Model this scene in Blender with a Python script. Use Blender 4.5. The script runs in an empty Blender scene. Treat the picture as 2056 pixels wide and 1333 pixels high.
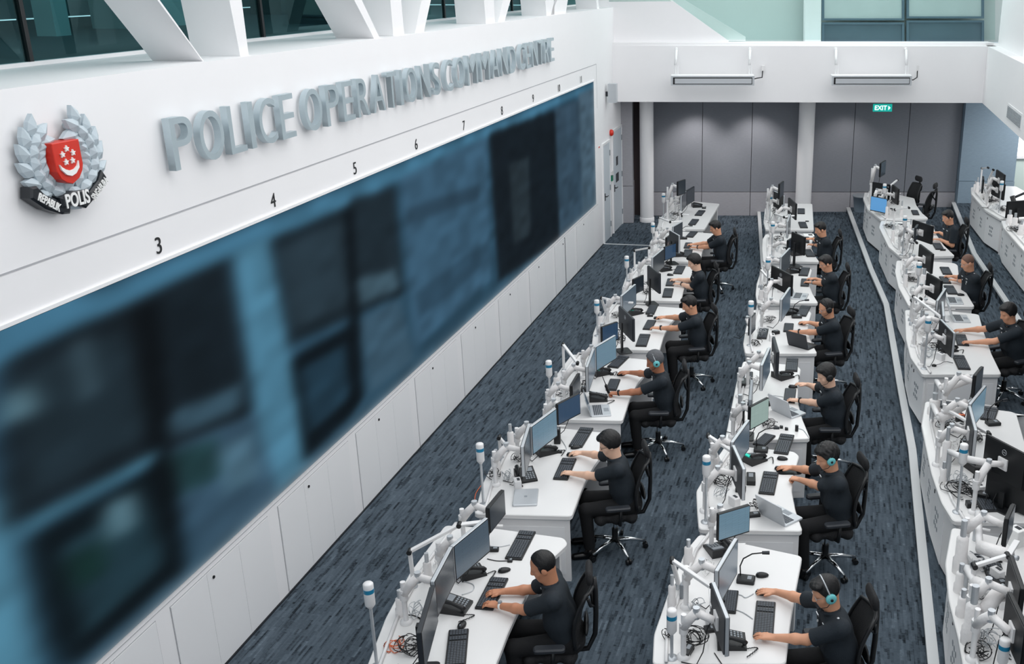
import bpy, math, random
import numpy as np
from mathutils import Matrix, Vector
random.seed(7)
R = math.radians
SC = bpy.context.scene
COL = SC.collection

# ------------------------------------------------------------------ camera
F_PX, PPX, PPY, CAM_H, TILT = 2058.0, 1335.0, 666.0, 5.6, R(19.13)
cam_d = bpy.data.cameras.new('camera')
cam = bpy.data.objects.new('camera', cam_d); COL.objects.link(cam)
cam.location = (0, 0, CAM_H); cam.rotation_euler = (R(90) - TILT, 0, 0)
cam_d.sensor_fit = 'HORIZONTAL'; cam_d.sensor_width = 36.0
cam_d.lens = F_PX / 2056.0 * 36.0
cam_d.shift_x = -(PPX - 1028.0) / 2056.0
cam_d.shift_y = (PPY - 666.5) / 2056.0
cam_d.clip_start = .1; cam_d.clip_end = 200
SC.camera = cam

# ------------------------------------------------------------------ world, colour
SC.view_settings.view_transform = 'Standard'; SC.view_settings.look = 'None'
SC.view_settings.gamma = 1.0; SC.view_settings.use_curve_mapping = False
SC.view_settings.exposure = 0.06
W = bpy.data.worlds.new('world'); SC.world = W; W.use_nodes = True
W.node_tree.nodes['Background'].inputs[0].default_value = (.92, .96, 1.0, 1)
W.node_tree.nodes['Background'].inputs[1].default_value = 1.12
def area(name, loc, rot, sx, sy, power, col=(1, 1, 1)):
    l = bpy.data.lights.new(name, 'AREA'); l.shape = 'RECTANGLE'; l.size = sx; l.size_y = sy
    l.energy = power; l.color = col
    o = bpy.data.objects.new(name, l); COL.objects.link(o); o.location = loc; o.rotation_euler = rot
    return o
# rows of ceiling panels over the hall
for i, (x, y) in enumerate([(-.6, 6), (2.6, 6), (5.6, 8), (.4, 12), (3.4, 12.5), (5.8, 14), (1.2, 18.5), (4.3, 18.5)]):
    area('ceiling_light', (x, y, 9.2), (0, 0, 0), 2.2, 3.2, 52 if y < 15 else 36, (1, .985, .96))
# downlights washing the fabric wall under the gallery
for i, x in enumerate([.75, 2.15, 4.35]):
    l = bpy.data.lights.new('downlight', 'SPOT'); l.energy = (85, 75, 32)[i]; l.spot_size = R(100); l.spot_blend = .8; l.shadow_soft_size = .08
    l.color = (1, .95, .92)
    o = bpy.data.objects.new('downlight', l); COL.objects.link(o); o.location = (x, 24.15, 2.85)
    o.rotation_euler = (R(14), 0, 0)

area('left_wall_fill', (6.9, 13, 6.4), (0, R(58), R(-9.4)), 1.8, 15, 210, (1, 1, 1))  # added fill aimed at the left wall and cabinets, no window behind it
area('left_side_fill', (-2.2, 13, 7.2), (0, R(-50), R(-9.4)), 1.2, 15, 110, (1, 1, 1))  # added fill from the left side, no daylight opening here
area('gallery_fill', (3.2, 24.1, 7.3), (0, 0, 0), 7, .8, 120, (.97, 1, 1))  # unseen fill added to brighten the upper gallery
area('under_gallery_fill', (7.75, 18.5, 2.9), (0, 0, R(-9.4)), .5, 6, 70, (1, 1, 1))  # added fill for the area under the right soffit, no fitting there
area('under_gallery_fill', (9.2, 23.3, 2.88), (R(22), 0, 0), 2.0, .8, 60, (1, 1, 1))  # second added fill, tilted to brighten the mint wall
area('office_fill', (-4.9, 18, 7.4), (0, 0, R(-9.4)), 1.2, 9, 70, (.93, 1, 1)); area('office_fill', (-7.0, 8, 7.4), (0, 0, R(-9.4)), 1.2, 8, 70, (.93, 1, 1))  # fills added inside the office to brighten it behind the glass

# ------------------------------------------------------------------ pixel -> world (a point at a known height or on a known wall)
_c, _s = math.cos(TILT), math.sin(TILT)
def ray(x, y):
    u = (x - PPX) / F_PX; v = (y - PPY) / F_PX
    return (u, _c - v * _s, -_s - v * _c)
def at(x, y, z=0.0):
    d = ray(x, y); k = (z - CAM_H) / d[2]
    return Vector((d[0] * k, d[1] * k, z))
def proj(p):
    dz = p[2] - CAM_H; dd = p[1] * _c - dz * _s; v = -(p[1] * _s + dz * _c)
    return (PPX + F_PX * p[0] / dd, PPY + F_PX * v / dd)
def height_at(base, ytop):                       # height of a vertical above base whose top is seen at row ytop
    lo, hi = base.z, base.z + 4
    for _ in range(40):
        m = (lo + hi) / 2
        if proj((base.x, base.y, m))[1] > ytop: lo = m
        else: hi = m
    return lo
WA = R(9.38); WO = Vector((-1.36, 22.06, 0)); WD = Vector((math.sin(WA), math.cos(WA), 0)); WN = Vector((math.cos(WA), -math.sin(WA), 0))
def wl(x, y, off=0.0):                            # pixel -> (t, z) on the screen wall
    r = ray(x, y); k = (off + WO.dot(WN)) / (r[0] * WN.x + r[1] * WN.y)
    p = Vector((r[0] * k, r[1] * k, CAM_H + r[2] * k))
    return ((p - WO).dot(WD), p.z)
def W3(t, off, z): return WO + WD * t + WN * off + Vector((0, 0, z))
def bk(x, y, Y0):
    r = ray(x, y); k = Y0 / r[1]; return (r[0] * k, CAM_H + r[2] * k)
ZOOM = dict(A=(700, 980, 3.738), B=(900, 780, 3.92), C=(1060, 660, 5.128), D=(1160, 480, 5.128), E=(1240, 340, 6.058),
            F=(1280, 1030, 3.954), G=(1380, 820, 3.92), H=(1440, 660, 5.553), I=(1470, 490, 5.331), J=(1490, 340, 6.667),
            K=(1700, 300, 5.126), L=(1760, 480, 4.166), N=(1820, 740, 4.30), O=(1860, 1030, 4.398), P=(1900, 320, 4.763), X=(0, 0, 1))
def zp(k, x, y):
    a, b, s = ZOOM[k]; return (a + x / s, b + y / s)

# ------------------------------------------------------------------ materials
def lin(c): return tuple(((v / 255) / 12.92 if v / 255 <= .04045 else ((v / 255 + .055) / 1.055) ** 2.4) for v in c)
def mat(name, rgb, rough=.5, metal=0., emit=None, es=1.0, spec=.5, bump=0., bscale=60., var=0., coat=0.):
    m = bpy.data.materials.new(name); m.use_nodes = True; nt = m.node_tree; b = nt.nodes['Principled BSDF']
    c = lin(rgb) + (1,)
    b.inputs['Base Color'].default_value = c; b.inputs['Roughness'].default_value = rough; b.inputs['Metallic'].default_value = metal
    b.inputs['Specular IOR Level'].default_value = spec
    if coat: b.inputs['Coat Weight'].default_value = coat
    if emit: b.inputs['Emission Color'].default_value = lin(emit) + (1,); b.inputs['Emission Strength'].default_value = es
    tc = nt.nodes.new('ShaderNodeTexCoord'); n = nt.nodes.new('ShaderNodeTexNoise'); n.inputs['Scale'].default_value = bscale
    nt.links.new(tc.outputs['Object'], n.inputs['Vector'])
    if var:
        mx = nt.nodes.new('ShaderNodeMix'); mx.data_type = 'RGBA'
        mx.inputs['A'].default_value = tuple(v * (1 - var) for v in c[:3]) + (1,); mx.inputs['B'].default_value = tuple(min(1, v * (1 + var)) for v in c[:3]) + (1,)
        nt.links.new(n.outputs['Fac'], mx.inputs['Factor']); nt.links.new(mx.outputs['Result'], b.inputs['Base Color'])
    if bump:
        bp = nt.nodes.new('ShaderNodeBump'); bp.inputs['Strength'].default_value = bump; bp.inputs['Distance'].default_value = .01
        nt.links.new(n.outputs['Fac'], bp.inputs['Height']); nt.links.new(bp.outputs['Normal'], b.inputs['Normal'])
    return m
M = {}
M['wall'] = mat('white_paint', (241, 240, 241), .6, bump=.02, var=.01, bscale=3)
M['wall2'] = mat('panel_white', (238, 238, 239), .45, var=.015, bscale=2)
M['seam'] = mat('panel_seam', (176, 176, 180), .7)
M['black'] = mat('matte_black_plastic', (18, 20, 23), .45, var=.1)
M['dark'] = mat('dark_grey_plastic', (40, 44, 50), .5, var=.1)
M['key'] = mat('keycap_plastic', (72, 77, 84), .5, var=.08)
M['key_lt'] = mat('light_keycap_plastic', (72, 76, 82), .5, var=.08)
M['white'] = mat('white_plastic', (232, 231, 231), .4, var=.02)
M['sleeve'] = mat('white_cable_sleeve', (232, 229, 228), .85, bump=.5, bscale=25, var=.04)
M['desk'] = mat('white_laminate', (229, 228, 227), .35, var=.01, bscale=4, coat=.15)
M['deskbody'] = mat('light_grey_laminate', (235, 234, 234), .45, var=.015, bscale=4)
M['steel'] = mat('brushed_steel', (205, 210, 212), .28, 1.0, var=.05)
M['letter'] = mat('satin_metal_letter', (186, 200, 206), .36, .6, var=.12, bscale=2.2)
M['chrome'] = mat('chrome', (225, 228, 230), .12, 1.0)
M['silver'] = mat('silver_plastic', (198, 202, 206), .35, .4, var=.03)
M['grey'] = mat('mid_grey_plastic', (140, 146, 152), .5, var=.05)
M['blueband'] = mat('blue_band', (36, 130, 168), .3)
M['teal'] = mat('teal_display', (40, 190, 170), .4, emit=(30, 190, 165), es=.45)
M['cup'] = mat('turquoise_ear_cup', (110, 196, 200), .5, var=.05)
M['shirt'] = mat('black_uniform_cloth', (26, 35, 43), .85, bump=.25, bscale=90, var=.15)
M['trouser'] = mat('black_trouser_cloth', (14, 15, 18), .9, bump=.2, bscale=90, var=.1)
M['shoe'] = mat('black_leather', (12, 12, 14), .25)
M['chairfab'] = mat('black_chair_fabric', (20, 21, 24), .8, bump=.4, bscale=140, var=.15)
M['red'] = mat('red_paint', (208, 42, 22), .4, var=.04)
M['crestgrey'] = mat('crest_silver_paint', (186, 198, 205), .5, .0, var=.08, bscale=6)
M['ribbon'] = mat('black_enamel', (22, 27, 33), .3)
M['stripe'] = mat('step_nosing', (205, 207, 208), .5)
M['mint'] = mat('mint_wall_paint', (214, 228, 221), .6, var=.01)
M['doorm'] = mat('door_paint', (206, 214, 220), .45, var=.02, bscale=3)
M['orange'] = mat('orange_sticker', (222, 108, 62), .5)
M['ink'] = mat('black_ink', (25, 27, 30), .6)
M['paper'] = mat('white_paper', (240, 240, 238), .7)
M['bluelcd'] = mat('blue_lit_screen', (70, 120, 165), .25, emit=(86, 142, 190), es=.75)
M['binp'] = mat('grey_bin_plastic', (120, 134, 146), .5, var=.04)
M['eye'] = mat('dark_eye', (20, 16, 14), .2)
M['lip'] = mat('lip', (150, 88, 78), .5)
M['exit'] = mat('exit_sign_green', (0, 150, 140), .4, emit=(0, 165, 150), es=.7)
M['exitw'] = mat('exit_sign_white', (245, 250, 250), .4, emit=(235, 250, 250), es=.9)
M['brightwin'] = mat('daylit_window', (250, 252, 252), .4, emit=(250, 253, 255), es=1.0)
for i, c in enumerate([(216, 158, 126), (234, 190, 164), (196, 136, 104), (178, 118, 88)]):
    M['skin%d' % i] = mat('skin', c, .55, var=.06, bscale=14)
M['hair'] = mat('black_hair', (15, 14, 15), .5, bump=.35, bscale=120, var=.3)
M['hairgrey'] = mat('grey_hair', (92, 94, 98), .6, bump=.9, bscale=110, var=.45)
M['stubble'] = mat('shaved_hair', (112, 84, 72), .7, var=.2, bscale=60)
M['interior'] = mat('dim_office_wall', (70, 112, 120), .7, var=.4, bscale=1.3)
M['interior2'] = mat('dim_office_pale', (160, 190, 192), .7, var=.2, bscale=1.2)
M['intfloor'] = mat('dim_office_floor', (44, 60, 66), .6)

def screen_mat(name, rgb, es, lines=0, rough=.22):
    m = mat(name, tuple(int(v * .35) for v in rgb), rough, spec=.6); nt = m.node_tree; b = nt.nodes['Principled BSDF']
    tc = nt.nodes.new('ShaderNodeTexCoord'); br = nt.nodes.new('ShaderNodeTexBrick'); mp = nt.nodes.new('ShaderNodeMapping')
    nt.links.new(tc.outputs['UV'], mp.inputs['Vector']); mp.inputs['Scale'].default_value = (1, 1, 1)
    nt.links.new(mp.outputs['Vector'], br.inputs['Vector'])
    br.inputs['Color1'].default_value = lin(rgb) + (1,)
    br.inputs['Color2'].default_value = lin(tuple(min(255, int(v * (1.06 if lines else 1.03))) for v in rgb)) + (1,)
    br.inputs['Mortar'].default_value = lin(tuple(int(v * (1.3 if lines == 2 else .93)) if lines else v for v in rgb)) + (1,)
    br.inputs['Scale'].default_value = 1; br.inputs['Brick Width'].default_value = .43 if lines else 1.0; br.inputs['Row Height'].default_value = .045 if lines else 1.0
    br.inputs['Mortar Size'].default_value = .010 if lines else 0.
    nt.links.new(br.outputs['Color'], b.inputs['Emission Color']); b.inputs['Emission Strength'].default_value = es
    return m
M['scr_off'] = screen_mat('dark_glossy_screen', (52, 62, 72), .35)
M['scr_blue'] = screen_mat('blue_grey_lit_screen', (104, 134, 152), .8, 1)
M['scr_mid'] = screen_mat('grey_lit_screen', (78, 94, 108), .7, 1)
M['scr_text'] = screen_mat('navy_text_screen', (42, 62, 84), .8, 2)
M['scr_green'] = screen_mat('pale_green_lit_screen', (150, 172, 166), .8, 1)

def carpet():
    m = bpy.data.materials.new('plank_carpet'); m.use_nodes = True; nt = m.node_tree; b = nt.nodes['Principled BSDF']; L = nt.links.new
    tc = nt.nodes.new('ShaderNodeTexCoord'); mp = nt.nodes.new('ShaderNodeMapping'); mp.inputs['Rotation'].default_value = (0, 0, R(90 + 9.4))
    L(tc.outputs['Object'], mp.inputs['Vector'])
    def brick(w, h, c1, c2, bias, off=.37):
        br = nt.nodes.new('ShaderNodeTexBrick'); L(mp.outputs['Vector'], br.inputs['Vector'])
        br.inputs['Scale'].default_value = 1; br.inputs['Brick Width'].default_value = w; br.inputs['Row Height'].default_value = h
        br.inputs['Mortar Size'].default_value = 0; br.inputs['Bias'].default_value = bias; br.offset = off; br.offset_frequency = 2
        br.inputs['Color1'].default_value = c1; br.inputs['Color2'].default_value = c2; return br
    g = lambda v: (v, v, v, 1)
    b1 = brick(.15, .028, g(.10), g(.95), -.12); b2 = brick(.22, .021, g(.15), g(.85), .05, .61); b3 = brick(.5, .5, g(.42), g(.58), 0, .5)
    a1 = nt.nodes.new('ShaderNodeMix'); a1.data_type = 'RGBA'; a1.inputs['Factor'].default_value = .45
    L(b1.outputs['Color'], a1.inputs['A']); L(b2.outputs['Color'], a1.inputs['B'])
    a2 = nt.nodes.new('ShaderNodeMix'); a2.data_type = 'RGBA'; a2.inputs['Factor'].default_value = .3
    L(a1.outputs['Result'], a2.inputs['A']); L(b3.outputs['Color'], a2.inputs['B'])
    no = nt.nodes.new('ShaderNodeTexNoise'); no.inputs['Scale'].default_value = 45; L(tc.outputs['Object'], no.inputs['Vector'])
    a3 = nt.nodes.new('ShaderNodeMix'); a3.data_type = 'RGBA'; a3.inputs['Factor'].default_value = .22
    L(a2.outputs['Result'], a3.inputs['A']); L(no.outputs['Fac'], a3.inputs['B'])
    cr = nt.nodes.new('ShaderNodeValToRGB'); L(a3.outputs['Result'], cr.inputs['Fac'])
    cr.color_ramp.elements[0].position = .29; cr.color_ramp.elements[0].color = lin((30, 36, 42)) + (1,)
    cr.color_ramp.elements[1].position = .80; cr.color_ramp.elements[1].color = lin((114, 127, 138)) + (1,)
    e = cr.color_ramp.elements.new(.42); e.color = lin((68, 78, 87)) + (1,); e = cr.color_ramp.elements.new(.66); e.color = lin((86, 97, 107)) + (1,)
    L(cr.outputs['Color'], b.inputs['Base Color']); b.inputs['Roughness'].default_value = .95; b.inputs['Specular IOR Level'].default_value = .1
    bp = nt.nodes.new('ShaderNodeBump'); bp.inputs['Strength'].default_value = .4; bp.inputs['Distance'].default_value = .01
    L(no.outputs['Fac'], bp.inputs['Height']); L(bp.outputs['Normal'], b.inputs['Normal'])
    return m
M['carpet'] = carpet()
M['carpetdark'] = mat('dark_step_carpet', (44, 52, 58), .95, bump=.4, bscale=80, var=.25)

def fabric(name, rgb):
    m = mat(name, rgb, .9, bump=0, var=0, spec=.15); nt = m.node_tree; b = nt.nodes['Principled BSDF']
    tc = nt.nodes.new('ShaderNodeTexCoord'); mp = nt.nodes.new('ShaderNodeMapping'); mp.inputs['Scale'].default_value = (12, 12, 90)
    n = nt.nodes.new('ShaderNodeTexNoise'); n.inputs['Scale'].default_value = 1; nt.links.new(tc.outputs['Object'], mp.inputs[0]); nt.links.new(mp.outputs[0], n.inputs['Vector'])
    mx = nt.nodes.new('ShaderNodeMix'); mx.data_type = 'RGBA'; c = lin(rgb)
    mx.inputs['A'].default_value = tuple(v * .88 for v in c) + (1,); mx.inputs['B'].default_value = tuple(v * 1.12 for v in c) + (1,)
    nt.links.new(n.outputs['Fac'], mx.inputs['Factor']); nt.links.new(mx.outputs['Result'], b.inputs['Base Color'])
    return m
M['fabric'] = fabric('mauve_grey_wall_fabric', (134, 137, 144))
M['fabric2'] = fabric('pale_mauve_wall_fabric', (166, 165, 170))
M['bluegrey'] = fabric('blue_grey_wall_fabric', (140, 158, 172))

def glass(name, tint, refl, rough=.02):
    m = bpy.data.materials.new(name); m.use_nodes = True; nt = m.node_tree; nt.nodes.clear(); L = nt.links.new
    o = nt.nodes.new('ShaderNodeOutputMaterial'); t = nt.nodes.new('ShaderNodeBsdfTransparent'); g = nt.nodes.new('ShaderNodeBsdfGlossy'); mx = nt.nodes.new('ShaderNodeMixShader')
    t.inputs[0].default_value = lin(tint) + (1,); g.inputs['Roughness'].default_value = rough; g.inputs[0].default_value = lin(tint) + (1,)
    lw = nt.nodes.new('ShaderNodeLayerWeight'); lw.inputs[0].default_value = refl; L(lw.outputs['Fresnel'], mx.inputs[0])
    L(t.outputs[0], mx.inputs[1]); L(g.outputs[0], mx.inputs[2]); L(mx.outputs[0], o.inputs[0]); return m
M['glass_teal'] = glass('teal_glass', (150, 200, 205), .38)
M['glass_clear'] = glass('green_tinted_glass', (226, 240, 237), .08)

# ------------------------------------------------------------------ mesh builder
def rot_to(v):
    v = Vector(v).normalized()
    return v.to_track_quat('Z', 'Y').to_matrix()
class MB:
    def __init__(s, M4=None): s.v = []; s.f = []; s.m = []; s.sm = []; s.M = M4 or Matrix.Identity(4); s.uv = {}
    def add(s, vs, fs, mi=0, smooth=False):
        o = len(s.v); s.v += [tuple(s.M @ Vector(p)) for p in vs]
        for f in fs: s.f.append([i + o for i in f]); s.m.append(mi); s.sm.append(smooth)
        return s
    def prism(s, poly, z0, z1, mi=0, ch=0., smooth=False):
        n = len(poly)
        a = sum(poly[i][0] * poly[(i + 1) % n][1] - poly[(i + 1) % n][0] * poly[i][1] for i in range(n))
        if a < 0: poly = list(reversed(poly))
        rings = [[(x, y, z0) for x, y in poly]]
        if ch > 0:
            q = inset(poly, ch)
            rings = [[(x, y, z0) for x, y in poly], [(x, y, z1 - ch) for x, y in poly], [(x, y, z1) for x, y in q]]
        else: rings.append([(x, y, z1) for x, y in poly])
        vs = [p for r in rings for p in r]; fs = [list(range(n - 1, -1, -1)), list(range(n * (len(rings) - 1), n * len(rings)))]
        for k in range(len(rings) - 1):
            for i in range(n):
                j = (i + 1) % n; fs.append([k * n + i, k * n + j, (k + 1) * n + j, (k + 1) * n + i])
        return s.add(vs, fs, mi, smooth)
    def box(s, c, d, mi=0, rz=0., rm=None):
        cx, cy, cz = c; x, y, z = d[0] / 2, d[1] / 2, d[2] / 2
        vs = [Vector(p) for p in [(-x, -y, -z), (x, -y, -z), (x, y, -z), (-x, y, -z), (-x, -y, z), (x, -y, z), (x, y, z), (-x, y, z)]]
        m = rm if rm is not None else Matrix.Rotation(rz, 3, 'Z')
        return s.add([m @ p + Vector(c) for p in vs], [[0, 3, 2, 1], [4, 5, 6, 7], [0, 1, 5, 4], [1, 2, 6, 5], [2, 3, 7, 6], [3, 0, 4, 7]], mi)
    def rbox(s, c, d, r=.01, mi=0, rz=0., ch=None, seg=3, rm=None):
        x, y, z = d[0] / 2, d[1] / 2, d[2] / 2; r = min(r, x * .99, y * .99); pl = []
        for qx, qy, a0 in ((1, 1, 0), (-1, 1, 90), (-1, -1, 180), (1, -1, 270)):
            for k in range(seg + 1):
                a = R(a0 + 90 * k / seg); pl.append((qx * (x - r) + r * math.cos(a), qy * (y - r) + r * math.sin(a)))
        t = MB(); t.prism(pl, -z, z, 0, ch if ch is not None else min(r * .5, z * .5))
        m = rm if rm is not None else Matrix.Rotation(rz, 3, 'Z')
        return s.add([m @ Vector(p) + Vector(c) for p in t.v], t.f, mi)
    def cyl(s, a, b, r0, r1=None, n=12, mi=0, cap=True, smooth=True):
        a = Vector(a); b = Vector(b); r1 = r0 if r1 is None else r1; q = rot_to(b - a); vs = []
        for p, r in ((a, r0), (b, r1)):
            for i in range(n):
                t = 2 * math.pi * i / n; vs.append(p + q @ Vector((r * math.cos(t), r * math.sin(t), 0)))
        s.add(vs, [[i, (i + 1) % n, n + (i + 1) % n, n + i] for i in range(n)], mi, smooth)
        if cap: s.add(vs, [list(range(n - 1, -1, -1)), list(range(n, 2 * n))], mi, False)
        return s
    def tube(s, pts, r, n=6, mi=0, close=False, rs=None):
        P = [Vector(p) for p in pts]; vs = []; m = len(P); up = None
        for i, p in enumerate(P):
            d = (P[(i + 1) % m] - P[i - 1]) if (close or 0 < i < m - 1) else (P[1] - P[0] if i == 0 else P[-1] - P[-2])
            if d.length < 1e-9: d = Vector((0, 0, 1))
            d.normalize()
            if up is None: up = d.orthogonal().normalized()
            up = (up - d * up.dot(d)); up = up.normalized() if up.length > 1e-6 else d.orthogonal().normalized(); w = d.cross(up)
            rr = rs[i] if rs else r
            for k in range(n):
                a = 2 * math.pi * k / n; vs.append(p + (up * math.cos(a) + w * math.sin(a)) * rr)
        fs = []
        for i in range(m if close else m - 1):
            j = (i + 1) % m
            for k in range(n): l = (k + 1) % n; fs.append([i * n + k, i * n + l, j * n + l, j * n + k])
        if not close: fs += [list(range(n - 1, -1, -1)), list(range((m - 1) * n, m * n))]
        return s.add(vs, fs, mi, True)
    def lathe(s, c, prof, n=16, mi=0, smooth=True, axis=(0, 0, 1)):
        q = rot_to(axis); c = Vector(c); vs = []; m = len(prof)
        for r, z in prof:
            for k in range(n):
                a = 2 * math.pi * k / n; vs.append(c + q @ Vector((r * math.cos(a), r * math.sin(a), z)))
        fs = [[i * n + k, i * n + (k + 1) % n, (i + 1) * n + (k + 1) % n, (i + 1) * n + k] for i in range(m - 1) for k in range(n)]
        return s.add(vs, fs, mi, smooth).add([vs[k] for k in range(n)], [list(range(n - 1, -1, -1))], mi).add([vs[(m - 1) * n + k] for k in range(n)], [list(range(n))], mi)
    def ell(s, c, r, mi=0, n=12, rm=None):
        vs = []; fs = []; h = n // 2; c = Vector(c); rm = rm or Matrix.Identity(3)
        for i in range(h + 1):
            p = math.pi * i / h
            for k in range(n):
                a = 2 * math.pi * k / n; vs.append(c + rm @ Vector((r[0] * math.sin(p) * math.cos(a), r[1] * math.sin(p) * math.sin(a), r[2] * math.cos(p))))
        fs = [[i * n + k, (i + 1) * n + k, (i + 1) * n + (k + 1) % n, i * n + (k + 1) % n] for i in range(h) for k in range(n)]
        return s.add(vs, fs, mi, True)
    def build(s, name, mats, parent=None, loc=None, rz=None):
        me = bpy.data.meshes.new(name); me.from_pydata(s.v, [], s.f)
        if not isinstance(mats, (list, tuple)): mats = [mats]
        for m in mats: me.materials.append(M[m] if isinstance(m, str) else m)
        me.polygons.foreach_set('material_index', s.m); me.polygons.foreach_set('use_smooth', s.sm); me.update()
        o = bpy.data.objects.new(name, me); COL.objects.link(o)
        if parent: o.parent = parent
        if loc is not None: o.location = loc
        if rz is not None: o.rotation_euler = (0, 0, rz)
        return o
def inset(poly, r):
    n = len(poly); out = []
    for i in range(n):
        a = Vector(poly[i - 1]); b = Vector(poly[i]); c = Vector(poly[(i + 1) % n])
        d1 = (b - a); d2 = (c - b)
        if d1.length < 1e-7: d1 = d2
        if d2.length < 1e-7: d2 = d1
        n1 = Vector((-d1.y, d1.x)).normalized(); n2 = Vector((-d2.y, d2.x)).normalized(); k = max(.35, 1 + n1.dot(n2))
        q = b + (n1 + n2) * (r / k); out.append((q.x, q.y))
    return out
def fillet(poly, r, seg=4):
    out = []; n = len(poly)
    for i in range(n):
        a = Vector(poly[i - 1]); b = Vector(poly[i]); c = Vector(poly[(i + 1) % n]); rr = min(r, (a - b).length * .4, (c - b).length * .4)
        p = b + (a - b).normalized() * rr; q = b + (c - b).normalized() * rr
        for k in range(seg + 1):
            t = k / seg; w = p * (1 - t) ** 2 + b * 2 * t * (1 - t) + q * t * t; out.append((w.x, w.y))
    return out
def ccw(poly):
    n = len(poly); a = sum(poly[i][0] * poly[(i + 1) % n][1] - poly[(i + 1) % n][0] * poly[i][1] for i in range(n))
    return list(poly) if a > 0 else list(reversed(poly))

def tag(o, label, cat, group=None, kind=None):
    if label: o['label'] = label
    if cat: o['category'] = cat
    if group: o['group'] = group
    if kind: o['kind'] = kind
    return o
def thing(name, label, cat, loc=(0, 0, 0), rz=0., group=None):
    o = bpy.data.objects.new(name, None); COL.objects.link(o); o.empty_display_size = .1
    o.location = loc; o.rotation_euler = (0, 0, rz); return tag(o, label, cat, group)
def struct(o): o['kind'] = 'structure'; return o
def copy_tree(o, parent=None):
    c = o.copy(); COL.objects.link(c)
    if parent: c.parent = parent
    for ch in list(o.children): copy_tree(ch, c)
    return c
class Proto:                       # the first use moves the prototype itself, later uses copy it
    def __init__(s, o): s.o = o; s.used = False
    def put(s, loc, rz, label, group=None, scale=None):
        o = s.o if not s.used else copy_tree(s.o); s.used = True
        o.location = loc; o.rotation_euler = (0, 0, rz); o['label'] = label
        if group: o['group'] = group
        if scale: o.scale = scale
        return o

def text_mesh(s, size=1.0, extrude=.0, bold=.0):
    cu = bpy.data.curves.new('t', 'FONT'); cu.body = s; cu.size = size; cu.extrude = extrude; cu.offset = bold; cu.resolution_u = 6
    ob = bpy.data.objects.new('t', cu); COL.objects.link(ob); dg = bpy.context.evaluated_depsgraph_get(); dg.update()
    me = bpy.data.meshes.new_from_object(ob.evaluated_get(dg)); bpy.data.objects.remove(ob); bpy.data.curves.remove(cu)
    return me
def text_obj(name, s, mt, M4, w=None, h=None, extrude=.002, bold=0., parent=None, centre=True):
    me = text_mesh(s, 1.0, extrude, bold); vs = np.zeros(len(me.vertices) * 3); me.vertices.foreach_get('co', vs); vs = vs.reshape(-1, 3)
    lo, hi = vs.min(0), vs.max(0); sx = (w / (hi[0] - lo[0])) if w else None; sy = (h / (hi[1] - lo[1])) if h else None
    sx = sx or sy; sy = sy or sx
    vs[:, 0] = (vs[:, 0] - ((lo[0] + hi[0]) / 2 if centre else lo[0])) * sx; vs[:, 1] = (vs[:, 1] - ((lo[1] + hi[1]) / 2 if centre else lo[1])) * sy
    A = np.array(M4); vs = vs @ A[:3, :3].T + A[:3, 3]; me.vertices.foreach_set('co', vs.ravel()); me.update()
    me.materials.clear(); me.materials.append(M[mt]); me.name = name
    o = bpy.data.objects.new(name, me); COL.objects.link(o)
    if parent: o.parent = parent
    return o
def frame(o, x, y):                # 4x4 with given origin, x and y axes
    x = Vector(x).normalized(); y = Vector(y).normalized(); z = x.cross(y)
    m = Matrix.Identity(4)
    for i in range(3): m[i][0] = x[i]; m[i][1] = y[i]; m[i][2] = z[i]; m[i][3] = o[i]
    return m
def recentre(o):                   # put a mesh object's origin at the middle of its geometry
    me = o.data; n = len(me.vertices); a = np.zeros(n * 3); me.vertices.foreach_get('co', a); a = a.reshape(-1, 3)
    c = (a.min(0) + a.max(0)) / 2; c[2] = a[:, 2].min(); a -= c; me.vertices.foreach_set('co', a.ravel()); me.update(); o.location = Vector(c) + o.location; return o

# ================================================================== THE ROOM
WF = frame(WO, WD, (0, 0, 1))                       # x = along the screen wall, y = up, z = out of it
WT0, WT1 = -24.0, 3.3
ZT = 4.96                                           # top of the screen wall
ZG = 4.16                                           # gallery floor
def wbox(m, t0, t1, z0, z1, o0, o1, mi=0): return m.prism([(t0, z0), (t1, z0), (t1, z1), (t0, z1)], o0, o1, mi)
struct(wbox(MB(WF), WT0, WT1, 0, ZT, -1.35, 0).build('wall_left', 'wall'))
# grooves between the wall boards
m = MB(WF)
wbox(m, WT0, -.33, 3.885, 3.897, 0, .003); wbox(m, -.336, -.327, 3.0, 3.89, 0, .003)
wbox(m, WT0, -.45, .985, .992, 0, .002)
struct(m.build('trim_1', 'seam'))
struct(wbox(MB(WF), WT0, -.55, 3.575, 3.60, 0, .02).build('trim_2', 'wall2'))

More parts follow.
